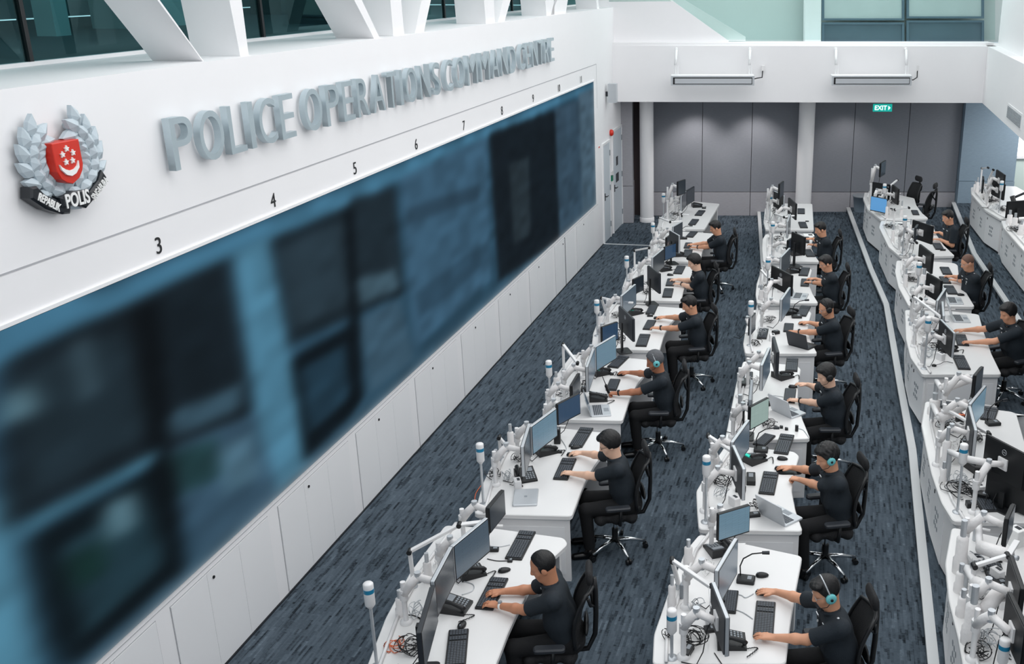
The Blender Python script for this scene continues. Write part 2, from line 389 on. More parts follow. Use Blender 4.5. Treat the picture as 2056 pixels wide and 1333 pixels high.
# storage doors below the video wall
ORD = ['nearest', 'second-nearest', 'third-nearest', 'fourth-nearest', 'fifth-nearest', 'sixth-nearest', 'seventh-nearest', 'eighth-nearest', 'ninth-nearest', 'farthest']
k0 = -15.40 - 1.63
for k in range(10):
    g0 = k0 + 1.63 * k
    bt = thing('storage_cabinet', 'flush white triple-door storage cabinet under the video wall, %s the camera' % ('%s one to' % ORD[k] if k < 9 else 'farthest one from'), 'cabinet', W3(g0, 0, 0), 0, 'flush cabinets under the video wall')
    loc = Matrix.Translation(-W3(g0, 0, 0)) @ WF
    fr = MB(loc)
    wbox(fr, g0 - .006, g0, 0.02, .945, 0, .003); wbox(fr, g0 + 1.44, g0 + 1.446, .02, .945, 0, .003); wbox(fr, g0, g0 + 1.44, .938, .945, 0, .004)
    fr.build('cabinet_frame', 'seam', bt)
    for j in range(3):
        d = MB(loc); wbox(d, g0 + .002 + j * .48, g0 + .478 + j * .48, .03, .936, 0, .008)
        dd = d.build('door', 'wall2', bt)
        if j == 1: MB(loc).cyl((g0 + .56, .86, .008), (g0 + .56, .86, .016), .014, mi=0).build('keyhole', 'black', dd)
m = MB(WF); wbox(m, -3.297, -3.275, .0, .95, 0, .012); struct(m.build('trim_3', 'black'))
m = MB(WF); wbox(m, WT0, -.02, 0, .018, 0, .012); struct(m.build('baseboard_left', 'dark'))

# ---- the video wall
def video_wall():
    t0, t1, z0, z1 = -19.8, -.66, 1.045, 3.57
    NX, NZ = 900, 120
    def px(c): return np.array([v / 255 for v in c])
    img = np.zeros((NZ, NX, 3)); img[:] = px((44, 84, 110))
    gx = np.linspace(t0, t1, NX); gz = np.linspace(z0, z1, NZ); GX, GZ = np.meshgrid(gx, gz)
    def blob(pts, c, a=1.0):
        P = [wl(*p) for p in pts]; inside = np.zeros(GX.shape, bool); n = len(P)
        for i in range(n):
            x1, y1 = P[i]; x2, y2 = P[(i + 1) % n]
            if abs(y2 - y1) < 1e-9: continue
            cr = ((y1 > GZ) != (y2 > GZ)) & (GX < (x2 - x1) * (GZ - y1) / (y2 - y1) + x1); inside ^= cr
        img[inside] = img[inside] * (1 - a) + px(c) * a
    # picture content, as colour fields
    blob([(-400, 830), (1200, 162), (1200, 172), (-400, 930)], (62, 122, 156))
    blob([(-300, 960), (0, 1010), (75, 1333), (-100, 1700), (-400, 1700)], (74, 138, 168))
    blob([(0, 722), (455, 520), (505, 840), (330, 905), (0, 1060)], (26, 40, 50))
    blob([(30, 760), (240, 660), (300, 870), (60, 1000)], (36, 56, 68))
    blob([(130, 690), (175, 675), (200, 790), (160, 800)], (66, 96, 112))
    blob([(0, 790), (60, 775), (80, 830), (0, 850)], (84, 124, 140))
    blob([(320, 610), (440, 560), (480, 780), (345, 830)], (24, 38, 48))
    blob([(330, 830), (480, 770), (480, 820), (340, 880)], (56, 90, 110))
    blob([(262, 620), (312, 600), (368, 1150), (330, 1170)], (9, 15, 20))
    blob([(30, 1050), (310, 905), (312, 925), (40, 1078)], (64, 122, 150))
    blob([(48, 1085), (310, 935), (355, 1150), (150, 1333), (110, 1333)], (12, 26, 34))
    blob([(110, 1100), (290, 1000), (330, 1130), (170, 1270)], (34, 66, 80))
    blob([(200, 1010), (270, 990), (275, 1060), (215, 1080)], (80, 120, 136))
    blob([(120, 1120), (200, 1090), (215, 1150), (150, 1180)], (20, 58, 54))
    blob([(335, 900), (520, 825), (560, 990), (390, 1120)], (56, 92, 118))
    blob([(335, 910), (430, 880), (440, 960), (360, 990)], (34, 74, 80))
    blob([(430, 900), (500, 870), (520, 960), (450, 990)], (74, 116, 140))
    blob([(465, 510), (535, 478), (620, 930), (560, 985), (520, 880)], (72, 134, 166))
    blob([(540, 480), (790, 372), (808, 590), (580, 690)], (30, 48, 60))
    blob([(555, 500), (690, 440), (705, 610), (585, 660)], (44, 66, 80))
    blob([(700, 400), (785, 378), (795, 560), (715, 590)], (34, 52, 64))
    blob([(710, 560), (790, 540), (800, 580), (720, 610)], (66, 98, 116))
    blob([(688, 420), (706, 416), (726, 800), (710, 815)], (12, 22, 30))
    blob([(580, 720), (700, 655), (715, 820), (610, 925)], (14, 28, 38))
    blob([(600, 740), (690, 690), (700, 800), (620, 870)], (34, 68, 90))
    blob([(720, 640), (800, 600), (830, 720), (740, 790)], (60, 96, 120))
    blob([(800, 355), (975, 275), (985, 560), (830, 700)], (58, 100, 130))
    blob([(810, 420), (960, 370), (960, 400), (820, 450)], (46, 78, 102))
    blob([(830, 590), (980, 480), (985, 520), (840, 640)], (48, 84, 110))
    blob([(980, 268), (1112, 222), (1122, 480), (1000, 565)], (24, 36, 46))
    blob([(1020, 330), (1060, 315), (1064, 470), (1030, 490)], (44, 60, 70))
    blob([(1112, 218), (1200, 185), (1200, 400), (1122, 478)], (56, 84, 106))
    blob([(1160, 190), (1200, 172), (1200, 400), (1168, 430)], (72, 100, 120))
    def blur(a, sx, sz):
        def k1(s): r = int(3 * s) + 1; x = np.arange(-r, r + 1); g = np.exp(-x * x / (2 * s * s)); return g / g.sum(), r
        gk, r = k1(sx); p = np.pad(a, ((0, 0), (r, r), (0, 0)), 'edge'); a = sum(gk[i] * p[:, i:i + a.shape[1]] for i in range(2 * r + 1))
        gk, r = k1(sz); p = np.pad(a, ((r, r), (0, 0), (0, 0)), 'edge'); return sum(gk[i] * p[i:i + a.shape[0]] for i in range(2 * r + 1))
    rn = np.random.RandomState(3); no = rn.rand(NZ // 6, NX // 18, 1); no = np.kron(no, np.ones((6, 18, 1)))[:NZ, :NX]
    img *= (.90 + .20 * no); g = img.mean(2, keepdims=True); img = (g + (img - g) * .84); L_ = img.mean(2, keepdims=True); img = img * np.clip(.72 + .6 * L_, .6, 1.0)
    img = blur(img, 4.6, 1.9)
    # the soft bright edge of the blurred picture
    e = np.exp(-(GZ - z0) / .05)[..., None] * .42; img = img * (1 - e) + e * .86
    e = np.exp(-(t1 - GX) / .09)[..., None] * .42; img = img * (1 - e) + e * .86
    img = np.where(img <= .04045, img / 12.92, ((img + .055) / 1.055) ** 2.4)
    P = np.stack([GX, GZ, np.full(GX.shape, .0)], -1).reshape(-1, 3)
    idx = np.arange(NX * NZ).reshape(NZ, NX)
    q = np.stack([idx[:-1, :-1], idx[:-1, 1:], idx[1:, 1:], idx[1:, :-1]], -1).reshape(-1, 4)
    th = thing('video_wall', 'long dark blue video wall screen filling the left wall below the numbers', 'video wall', W3(0, 0, 0))
    me = bpy.data.meshes.new('screen'); A = np.array(Matrix.Translation(-W3(0, 0, 0)) @ WF @ Matrix.Translation((0, 0, .014)))
    P = P @ A[:3, :3].T + A[:3, 3]
    me.vertices.add(len(P)); me.vertices.foreach_set('co', P.ravel()); me.loops.add(q.size); me.loops.foreach_set('vertex_index', q.ravel())
    me.polygons.add(len(q)); me.polygons.foreach_set('loop_start', np.arange(0, q.size, 4)); me.polygons.foreach_set('loop_total', np.full(len(q), 4)); me.update()
    at_ = me.color_attributes.new('picture', 'FLOAT_COLOR', 'POINT'); at_.data.foreach_set('color', np.concatenate([img.reshape(-1, 3), np.ones((NX * NZ, 1))], 1).astype(np.float32).ravel())
    mt = bpy.data.materials.new('video_picture'); mt.use_nodes = True; nt = mt.node_tree; b = nt.nodes['Principled BSDF']
    ca = nt.nodes.new('ShaderNodeVertexColor'); ca.layer_name = 'picture'; nt.links.new(ca.outputs['Color'], b.inputs['Emission Color']); b.inputs['Emission Strength'].default_value = .80
    b.inputs['Base Color'].default_value = (.004, .005, .006, 1); b.inputs['Roughness'].default_value = 1; b.inputs['Specular IOR Level'].default_value = 0
    me.materials.append(mt); o = bpy.data.objects.new('screen', me); COL.objects.link(o); o.parent = th
    loc = Matrix.Translation(-W3(0, 0, 0)) @ WF
    wbox(MB(loc), t0, t1, z0, z1, -.0, .012).build('housing', 'black', th)
video_wall()

# ---- numerals above the video wall
for i in range(9):
    t = -14.83 + 1.645 * i; s = str(3 + i)
    o = text_obj('wall_numeral', s, 'ink', WF @ Matrix.Translation((t, 3.705, .004)), h=.125, extrude=.0015)
    tag(recentre(o), 'black numeral %s on the white strip above the video wall' % s, 'number', 'numerals above the video wall')

# ---- big metal letters
words = [('POLICE', -14.66, -12.86), ('OPERATIONS', -12.56, -9.22), ('COMMAND', -8.92, -6.07), ('CENTRE', -5.85, -3.72)]
words = [('POLICE', 318, 578, 290, 235), ('OPERATIONS', 590, 873, 225, 155), ('COMMAND', 877, 1027, 150, 118), ('CENTRE', 1031, 1104, 115, 96)]
nth = ['first', 'second', 'third', 'fourth', 'fifth', 'sixth', 'seventh', 'eighth', 'ninth', 'tenth']
ADV = dict(I=.42, M=1.28, O=1.1, A=1.02, D=1.03, N=1.05, C=.95, L=.8, E=.84, T=.85, R=.95, P=.93, S=.86)
for wd, x0, x1, y0, y1 in words:
    ta, tb = wl(x0, y0)[0], wl(x1, y1)[0]; tot = sum(ADV[c] for c in wd); u = (tb - ta) / tot; t = ta; seen = {}
    for c in wd:
        w = ADV[c] * u; seen[c] = seen.get(c, 0) + 1
        o = text_obj('sign_letter', c, 'letter', WF @ Matrix.Translation((t + w * .5, 4.415, .058)), w=w * (.78 if c != 'I' else .46), h=.385, extrude=.03, bold=-.002)
        pre = ('the %s %s' % (nth[seen[c] - 1], c)) if wd.count(c) > 1 else ('the %s' % c)
        tag(recentre(o), 'raised satin metal letter, %s of the word %s on the screen wall' % (pre, wd), 'letter', 'raised metal letters on the screen wall')
        t += w

# ---- the crest
ZOOM['V'] = (30, 220, 6.057)
def crest():
    def q(x, y, off): return wl(*zp('V', x, y), off)
    org = W3(-15.6, 0, 4.4); loc = Matrix.Translation(-org) @ WF
    th = thing('wall_crest', 'police crest with red shield, silver laurel wreath and black scroll on wall', 'crest', org)
    def poly(pts, o0, o1, mt, name, par, ch=.012):
        m = MB(loc); m.prism([q(x, y, o1) for x, y in pts], o0, o1, 0, ch); return m.build(name, mt, par)
    sh = [(445, 418), (610, 388), (775, 357), (800, 500), (832, 660), (825, 740), (790, 830), (712, 903), (640, 890), (570, 850), (515, 760), (480, 600)]
    shield = poly(sh, .03, .13, 'red', 'shield', th, .004)
    for cx, cy in [(625, 475), (578, 548), (703, 522), (622, 638), (700, 618)]:
        c = q(cx, cy, .135); pts = []
        for k in range(10):
            a = math.pi / 2 + k * math.pi / 5; r = .0215 if k % 2 == 0 else .0095; pts.append((c[0] + r * math.cos(a), c[1] + r * math.sin(a)))
        m = MB(loc); m.prism(pts, .13, .142); m.build('star', 'paper', shield)
    cr = [(550, 672), (578, 740), (640, 795), (700, 806), (750, 772), (786, 700), (778, 618), (765, 680), (730, 722), (680, 742), (620, 728), (575, 700)]
    poly(cr, .13, .142, 'paper', 'crescent', shield, 0)
    for name, ln in (('laurel_branch', [(640, 1030), (500, 985), (385, 900), (300, 790), (250, 660), (235, 520), (255, 390), (320, 270)]),
                     ('laurel_branch', [(640, 1030), (800, 990), (900, 900), (960, 780), (975, 640), (945, 500), (890, 370), (790, 250), (680, 180)])):
        P = [Vector(q(x, y, .07)) for x, y in ln]; m = MB(loc)
        m.tube([(p.x, p.y, .035) for p in P], .03, 8)
        for i in range(len(P) - 1):
            for fr in (0.,):
                p = P[i].lerp(P[i + 1], fr); d = (P[i + 1] - P[i]).normalized()
                for sgn in (-1, 0, 1):
                    a = sgn * R(38); e = Vector((d.x * math.cos(a) - d.y * math.sin(a), d.x * math.sin(a) + d.y * math.cos(a)))
                    L = .155 if sgn else .15; w = .043; b = p + Vector((-d.y, d.x)) * (.022 * sgn); n = Vector((-e.y, e.x))
                    z = .055 + .012 * (sgn == 0) + .002 * i
                    ring = [b, b + e * L * .3 + n * w, b + e * L * .65 + n * w * .8, b + e * L, b + e * L * .65 - n * w * .8, b + e * L * .3 - n * w]
                    vs = [(v.x, v.y, z - .03) for v in ring] + [(v.x, v.y, z) for v in ring] + [((b + e * L * .45).x, (b + e * L * .45).y, z + .028)]
                    m.add(vs, [[k, (k + 1) % 6, 6 + (k + 1) % 6, 6 + k] for k in range(6)] + [[6 + k, 6 + (k + 1) % 6, 12] for k in range(6)])
        m.build(name, 'crestgrey', th)
    rl = poly([(205, 950), (280, 930), (390, 1040), (570, 1110), (690, 1180), (688, 1265), (600, 1275), (400, 1215), (205, 1085)], .02, .10, 'ribbon', 'scroll_end', th)
    rr = poly([(925, 1000), (1030, 860), (1070, 735), (1130, 820), (1060, 1000), (885, 1200), (810, 1175), (780, 1130), (910, 1070)], .02, .10, 'ribbon', 'scroll_end', th)
    rc = poly([(565, 1075), (720, 990), (905, 972), (928, 1065), (800, 1130), (690, 1185), (590, 1190)], .04, .115, 'ribbon', 'scroll_middle', th)
    def wtext(s, a, b, h, off, par):
        A = Vector(q(*a, off)); B = Vector(q(*b, off)); d = (B - A); ang = math.atan2(d.y, d.x); c = (A + B) / 2
        text_obj('lettering', s, 'paper', loc @ Matrix.Translation((c.x, c.y, off)) @ Matrix.Rotation(ang, 4, 'Z'), w=d.length, h=h, extrude=.003, bold=.02, parent=par)
    wtext('POLIS', (622, 1120), (905, 1045), .092, .118, rc)
    wtext('REPABLIK', (290, 1055), (555, 1200), .05, .103, rl)
    wtext('SINGAPURA', (945, 1085), (1115, 840), .05, .103, rr)
crest()

# ---- doors, alarm and small fittings beyond the screen
def wall_door(n, t0, t1, z, label):
    th = thing('door_%d' % n, label, 'door', W3(t0, 0, 0)); loc = Matrix.Translation(-W3(t0, 0, 0)) @ WF
    struct(th)
    fr = MB(loc); wbox(fr, t0 - .05, t0, 0, z + .05, 0, .03); wbox(fr, t1, t1 + .05, 0, z + .05, 0, .03); wbox(fr, t0, t1, z, z + .05, 0, .03); fr.build('door_frame', 'wall2', th)
    l = MB(loc); wbox(l, t0, t1, .01, z, 0, .02); leaf = l.build('door_leaf', 'doorm', th)
    for zz in (.25, z * .5, z - .3): h = MB(loc); wbox(h, t1 - .03, t1 + .01, zz, zz + .12, .02, .035); h.build('hinge', 'grey', leaf)
    h = MB(loc); h.box((t0 + .1, 1.02, .025), (.04, .16, .012)); h.cyl((t0 + .1, 1.03, .03), (t0 + .1, 1.03, .07), .012); h.cyl((t0 + .1, 1.03, .07), (t0 + .22, 1.03, .07), .01); h.build('handle', 'black', leaf)
    return leaf, loc
wall_door(1, .06, .70, 2.15, 'narrow pale grey door beside the far end of the video wall')
lf, loc = wall_door(2, 1.06, 2.0, 2.3, 'pale grey door with dark sign plates at the hall far left corner')
m = MB(loc); wbox(m, 1.38, 1.56, 1.50, 1.70, .02, .026); m.build('sign_plate', 'dark', lf)
m = MB(loc); wbox(m, 1.33, 1.62, 1.12, 1.32, .02, .026); m.build('sign_plate', 'dark', lf)
a = MB(WF); a.lathe((.88, 2.32, 0), [(.06, 0), (.075, .02), (.07, .05), (.045, .075)], 16); o = a.build('fire_alarm_bell', 'red'); tag(recentre(o), 'round red alarm on the wall between the two pale doors', 'alarm')
th = thing('call_point', 'green and white break-glass call point between the two pale doors', 'call point', W3(.86, 0, 1.25)); loc = Matrix.Translation(-W3(.86, 0, 1.25)) @ WF
m = MB(loc); wbox(m, .80, .92, 1.25, 1.37, 0, .05); m.build('switch_box', mat('green_plastic', (20, 120, 92), .4), th); m = MB(loc); wbox(m, .79, .93, 1.39, 1.47, 0, .05); m.build('cover', 'white', th)
m = MB(WF); wbox(m, -.32, -.18, 2.10, 2.2, 0, .006); o = m.build('wall_notice', 'paper'); tag(recentre(o), 'small white notice with red heading right of the video wall', 'notice'); w = MB(Matrix.Translation(-o.location) @ WF); wbox(w, -.31, -.19, 2.16, 2.19, .006, .008); w.build('heading', 'red', o)
th = thing('wall_speaker', 'small white box speaker on bracket under the wall top near gallery', 'speaker', W3(.55, 0, 3.0)); loc = Matrix.Translation(-W3(.55, 0, 3.0)) @ WF
m = MB(loc); wbox(m, .45, .62, 3.02, 3.42, .06, .24); m.build('speaker_case', 'silver', th); m = MB(loc); wbox(m, .50, .56, 3.15, 3.25, 0, .06); m.build('bracket', 'dark', th)

# ---- truss and windows above the screen wall
OW = -1.10
loc0 = WF
gls = MB(WF); 
t_a, t_b = -24.0, 2.6
gls.add([(t_a, ZT, OW), (t_b, ZT, OW), (t_b, 7.6, OW), (t_a, 7.6, OW)], [[0, 1, 2, 3]])
struct(gls.build('window_1', 'glass_teal'))
m = MB(WF)
for px_, in [(48,), (527,), (894,), (1030,)]:
    t = wl(px_, 60, OW)[0]; wbox(m, t - .02, t + .02, ZT, 7.6, OW - .03, OW + .02)
struct(m.build('trim_4', 'black'))
m = MB(WF); wbox(m, t_a, t_b, ZT - .0, ZT + .03, OW - .03, OW + .03); struct(m.build('trim_5', 'wall2'))
# the office behind the glass
m = MB(WF); wbox(m, t_a, t_b + .5, ZT - .2, ZT - .02, -8, OW - .25); struct(m.build('floor_office', 'intfloor'))
m = MB(WF); wbox(m, t_a, t_b + .5, ZT, 7.9, -8.2, -8.0); wbox(m, t_a - .2, t_a, ZT, 7.9, -8, OW); wbox(m, t_b + .5, t_b + .7, ZT, 7.9, -8, -1.4); struct(m.build('wall_office', 'interior'))
m = MB(WF); wbox(m, t_a, t_b + .5, 7.6, 7.8, -8.2, 0.3); struct(m.build('ceiling_office', 'interior2'))
rr = random.Random(5)
for i in range(13):
    t = -21 + i * 1.75; off = -2.4 - rr.random() * 3.5
    m = MB(WF); w = .3 + rr.random() * .5
    if i % 3 == 0:
        wbox(m, t, t + .25, ZT - .02, 7.6, off - .25, off); o = m.build('reflection_column', 'interior2'); tag(recentre(o), 'pale upright standing in for a truss reflection, %s along the glass' % (['first', 'fifth', 'third', 'fourth', 'second', 'sixth'][i // 3 % 6]), 'column', 'stand-ins for truss reflections behind the glass')  # pale boxes built in place of truss reflections in the glass
    else:
        wbox(m, t, t + w + .6, ZT - .02, ZT + .75, off - .6, off); wbox(m, t + .1, t + w + .4, ZT + .75, ZT + 1.15, off - .35, off - .3); o = m.build('office_desk', 'interior2' if i % 2 else 'dark'); tag(recentre(o), '%s desk with screen inside the dim upper office behind the teal glass' % ('pale' if i % 2 else 'dark'), 'desk', 'desks in the upper office, %s' % ('pale' if i % 2 else 'dark'))
for i, (t, z) in enumerate([(-15.2, 5.9), (-14.2, 5.75), (-12, 6.2), (-9, 6.4)]):
    m = MB(WF); wbox(m, t, t + (.1 if i == 0 else .5), z, z + (.5 if i == 0 else .07), -5.2, -5.1); o = m.build('office_light', 'brightwin'); tag(recentre(o), '%s white lamp glowing inside the dim upper office' % ['upright', 'flat left', 'flat middle', 'flat right'][i], 'lamp')
# V-shaped steel members standing on the wall top
def member(name, pts, par, org, o0=-.50, o1=-.06):
    P = [wl(x, y, o) for (x, y), o in zip(pts, (o0, o1, o1, o0))]
    m = MB(Matrix.Translation(-org) @ WF); m.prism(P, o0, o1, 0); return m.build(name, 'wall', par)
def ext(xa, ya, xb, yb, Y=-620):                   # prolong an edge upwards out of the frame
    return (xa + (xb - xa) * (Y - ya) / (yb - ya), Y)
def node(label, col, diag, diag2=None):
    bx = wl(col[1][0], col[1][1], -.3); org = W3(bx[0], -.3, ZT); th = thing('steel_truss', label, 'truss', org, 0, 'white trusses above the screen wall')
    (xl0, yl0), (xl1, yl1), (xr0, yr0), (xr1, yr1) = col   # left edge top/bottom, right edge top/bottom
    def run(x, y, g, o, z, st):                     # run an edge along its slope until it reaches height z
        for k in range(900):
            if (wl(x, y, o)[1] - z) * st <= 0: break
            y += .5 * st; x += g * .5 * st
        return (x, y)
    def quad(L0, L1, R0, R1, name, ztop=7.58):
        gl = (L1[0] - L0[0]) / (L1[1] - L0[1]); gr = (R1[0] - R0[0]) / (R1[1] - R0[1])
        a = run(L1[0], L1[1] - 8, gl, -.50, ZT + .002, 1); b = run(R1[0], R1[1] - 8, gr, -.06, ZT + .002, 1)
        tl = run(a[0], a[1], gl, -.50, ztop, -1); tr = run(b[0], b[1], gr, -.06, ztop, -1)
        member(name, [a, b, tr, tl], th, org)
    quad(col[0], col[1], col[2], col[3], 'truss_post')
    if diag: quad(*diag, 'truss_diagonal')
    if diag2: quad(*diag2, 'truss_diagonal')
node('white steel truss above the crest, leftmost one', [(388, 0), (402, 98), (459, 0), (476, 88)], [(207, 0), (293, 110), (310, 0), (382, 97)])
node('white steel truss above the word OPERATIONS, with two diagonals', [(732, 0), (738, 58), (783, 0), (787, 47)], [(644, 0), (678, 66), (707, 0), (737, 58)], [(799, 0), (788, 47), (848, 0), (839, 45)])
node('white steel truss above the word COMMAND, with one diagonal', [(933, 0), (935, 35), (971, 0), (972, 12)], None, [(972, 0), (969, 10), (1012, 0), (1006, 26)])
node('white steel truss above the word CENTRE, farthest one', [(1063, 0), (1064, 20), (1094, 0), (1095, 12)], None, [(1095, 0), (1093, 12), (1122, 0), (1117, 12)])
node('white steel post beside the gallery, end of the window row', [(1154, 0), (1155, 8), (1200, 0), (1201, 8)], None)

# ---- back: gallery front, soffit, wall panels
YB = 23.2
def zy(y, Y0): return bk(1600, y, Y0)[1]
xL, xR = -1.6, 7.25
m = MB(); m.prism([(xL, YB + .12), (7.03, YB - .12), (7.5, YB - .1), (7.5, YB + .5), (xL, YB + .6)], 2.95, ZG); struct(m.build('wall_gallery', 'wall'))
m = MB(); m.prism([(xL, YB + .2), (9, YB + .1), (9, 27.4), (xL, 27.4)], 2.951, 3.2); struct(m.build('ceiling_back', 'wall'))
m = MB(); m.prism([(xL, YB + .4), (9, YB + .3), (9, 27.4), (xL, 27.4)], ZG - .15, ZG - .01); struct(m.build('floor_gallery', 'doorm'))
YW = 24.9
x0w = bk(1283, 300, YW)[0]; xe = 7.14
zs = bk(1450, 386, YW)[1]
seams = [bk(x, 300, YW)[0] for x in (1410, 1509, 1604, 1713, 1822)]
m = MB(); m.box(((x0w - 2.2 + 9.5) / 2, YW + .25, 1.6), (9.5 - x0w + 2.2, .3, 3.2)); struct(m.build('wall_back', mat('dark_brown_gap', (70, 60, 62), .8)))  # dark brown backing seen in the corner recess and panel joints
xs = [x0w + .05] + seams + [xe]
for i in range(len(xs) - 1):
    m = MB(); m.rbox(((xs[i] + xs[i + 1]) / 2, YW + .07, (zs + .01 + 3.0) / 2), (xs[i + 1] - xs[i] - .012, .1, 3.0 - zs - .01), .004)
    m.M = Matrix.Identity(4); m.rbox(((xs[i] + xs[i + 1]) / 2, YW + .06, zs / 2), (xs[i + 1] - xs[i] - .012, .12, zs - .01), .004, 1)
    struct(m.build('wall_back_panel', ['fabric', 'fabric2']))
# pier in the corner and blue-grey end panel
xa, xb = bk(1250, 300, 24.1)[0] - .1, bk(1270, 300, 24.1)[0]
m = MB(); m.box(((xa + xb) / 2, 24.5, 1.95), (xb - xa, .8, 2.1 - .0)); m.box(((xa + xb) / 2, 24.49, .45), (xb - xa + .02, .82, .88), 1); struct(m.build('wall_pier', ['fabric2', 'fabric2']))
xc = bk(2022, 300, YW)[0]
m = MB(); m.box(((xe + xc) / 2 + .1, YW - .02, 2.0), (xc - xe + .2, .3, 2.2)); m.box(((xe + xc) / 2 + .1, YW - .04, .45), (xc - xe + .2, .32, .88)); struct(m.build('wall_right_end', 'bluegrey'))
def col(x, y, r, label):
    th = thing('round_column', label, 'column', (x, y, 0)); MB().cyl((0, 0, 0), (0, 0, 2.95), r, n=40, cap=False).build('shaft', 'wall', th)
    MB().lathe((0, 0, 0), [(r + .012, 0), (r + .012, .1), (r, .11)], 40).build('base_ring', 'wall', th)
p = at(1299, 446); col(p.x, p.y + .1, .165, 'round pale grey column at the far end, left one near the doors')
col(bk(1619, 260, 24.45)[0], 24.45, .19, 'round pale grey column behind the middle row of desks')
# exit sign under the gallery
ex = thing('exit_sign', 'green illuminated sign reading EXIT with arrow under the gallery', 'sign', (bk(1772, 214, 23.3)[0], 23.3, 2.76)); 
w = 36 / 2058 * 24.3
MB().rbox((0, 0, .06), (w, .05, .165), .01).build('sign_case', 'exit', ex)
text_obj('lettering', 'EXIT', 'exitw', frame((-.04, -.027, .062), (1, 0, 0), (0, 0, 1)), w=.27, h=.10, extrude=.002, bold=.02, parent=ex)
m = MB(frame((0, -.027, .06), (1, 0, 0), (0, 0, 1))); m.prism([(.125, -.05), (.175, 0), (.125, .05)], 0, .003); m.build('arrow', 'exitw', ex)

# ---- infrared-heater-like air units hung on the gallery front
def air_unit(x0, x1, label, side):
    Y = 22.75; xa = bk(x0, 160, Y)[0]; xb = bk(x1, 160, Y)[0]; za = bk(x0, 170, Y)[1]; zb = bk(x0, 150, Y)[1]; w = xb - xa; h = zb - za
    th = thing('air_unit', label, 'air unit', ((xa + xb) / 2, Y, za), 0, 'air units on the gallery front')
    m = MB(); m.rbox((0, .05, h * .5), (w, .22, h * .98), .02); m.build('housing', 'wall2', th)
    m = MB(); m.box((0, -.075, h * .42), (w, .02, h * .96)); g = m.build('front_panel', 'silver', th)
    m = MB(); m.box((0, -.087, h * .42), (w * .95, .01, h * .70)); g2 = m.build('slot', 'black', g)
    m = MB(); m.box((.012, -.093, h * .40), (w * .92, .012, h * .52)); m.build('grille', 'silver', g2)
    for s in (-1, 1):
        m = MB(); xx = s * (w / 2 - .1); m.cyl((xx, .1, h), (xx, .1, h + .32), .012); m.cyl((xx + .05, .1, h), (xx + .05, .1, h + .2), .009); m.tube([(xx, .1, h + .2), (xx + .02, .3, h + .5)], .028, 8); m.cyl((xx + .02, .3, h + .5), (xx + .02, .38, h + .52), .03); m.build('hanger', 'wall2', th)
    m = MB(); ex_ = w / 2 + .22; m.tube([(w / 2 - .02, .1, h * .5), (w / 2 + .08, .15, h * .5 - .02 * side), (ex_ - .02, .3, h * .6), (ex_, .40, h * 1.4)], .012, 6); m.build('cable', 'black', th)
    m = MB(); m.rbox((ex_, .40, h * 1.5), (.07, .06, .12), .01); m.build('socket', 'white', th)
air_unit(1347, 1514, 'white hanging air unit on gallery front, left of the two', -1)
air_unit(1669, 1829, 'white hanging air unit on gallery front, right of the two', 1)

# ---- gallery above: parapet, balustrade glass, stairs, windows
YG = YB + .28
zl = ZG
def bpoly(pts, Y): return [bk(x, y, Y) for x, y in pts]
BF = frame((0, 0, 0), (1, 0, 0), (0, 0, 1))         # x right, y up, z towards the camera (-Y)
def bprism(pts, Y, th_, name, mt, parent=None):
    m = MB(BF); m.prism(bpoly(pts, Y), -Y - th_, -Y); return m.build(name, mt, parent)
struct(bprism([(1190, 92), (1190, -250), (1216, -250), (1222, 4), (1352, 3), (1463, 82), (1463, 92)], YG, .12, 'wall_parapet', 'wall'))
m = MB(); m.box((2.82, YG + .08, ZG + .03), (8.8, .5, .06)); struct(m.build('trim_6', 'wall'))
stg = bprism([(1100, -190), (1140, -190), (1378, 2), (1497, 74), (1497, 82), (1450, 82), (1350, 4)], YG + .24, .08, 'stair_stringer', 'wall'); tag(recentre(stg), 'sloping pale green stair stringer behind the gallery parapet', 'staircase')
m = MB(BF); P = bpoly([(1440, 80), (1998, 80), (1998, -260), (1100, -260), (1100, -150), (1350, 0)], YG + .15); m.add([(x, z, -YG - .15) for x, z in P], [list(range(len(P)))]); o = m.build('glass_balustrade', 'glass_clear'); tag(recentre(o), 'green tinted glass balustrade along the upper gallery', 'balustrade')
YU = 24.6
m = MB(); m.box((7.75, 23.55, ZG - .09), (1.1, .95, .2)); struct(m.build('trim_12', 'wall'))
struct(bprism([(1130, 120), (2100, 120), (2100, -420), (1130, -420)], YU + .3, .1, 'wall_upper', mat('grey_green_wall', (190, 200, 198), .6)))
for x0, x1, t in ((1536, 1538, 0), (1690, 1691, 0)):
    pass
o = bprism([(1616, 100), (1648, 100), (1652, -300), (1620, -300)], YU - .35, .3, 'gallery_column', 'wall'); tag(recentre(o), 'pale green square column on the upper gallery beside the dark windows', 'column')
def frame_win(n, x0, x1, y0, y1, mt, label):
    th = bpy.data.objects.new('window_%d' % n, None); COL.objects.link(th); struct(th)
    g = 5; bprism([(x0, y1), (x1, y1), (x1, y0), (x0, y0)], YU, .03, 'pane', mt, th)
    for kq, q in enumerate(([(x0, y1), (x0 + g, y1), (x0 + g, y0), (x0, y0)], [(x1 - g, y1), (x1, y1), (x1, y0), (x1 - g, y0)], [(x0, y0 + 4), (x1, y0 + 4), (x1, y0), (x0, y0)], [(x0, y1), (x1, y1), (x1, y1 - 4), (x0, y1 - 4)])):
        bprism(q, YU - .03 - (.008 if kq > 1 else 0), .05, 'frame', 'slate', th)
M['slate'] = mat('slate_window_frame', (96, 116, 130), .35, .3)
M['paneup'] = mat('pale_window_pane', (186, 196, 196), .3, var=.06, bscale=2)
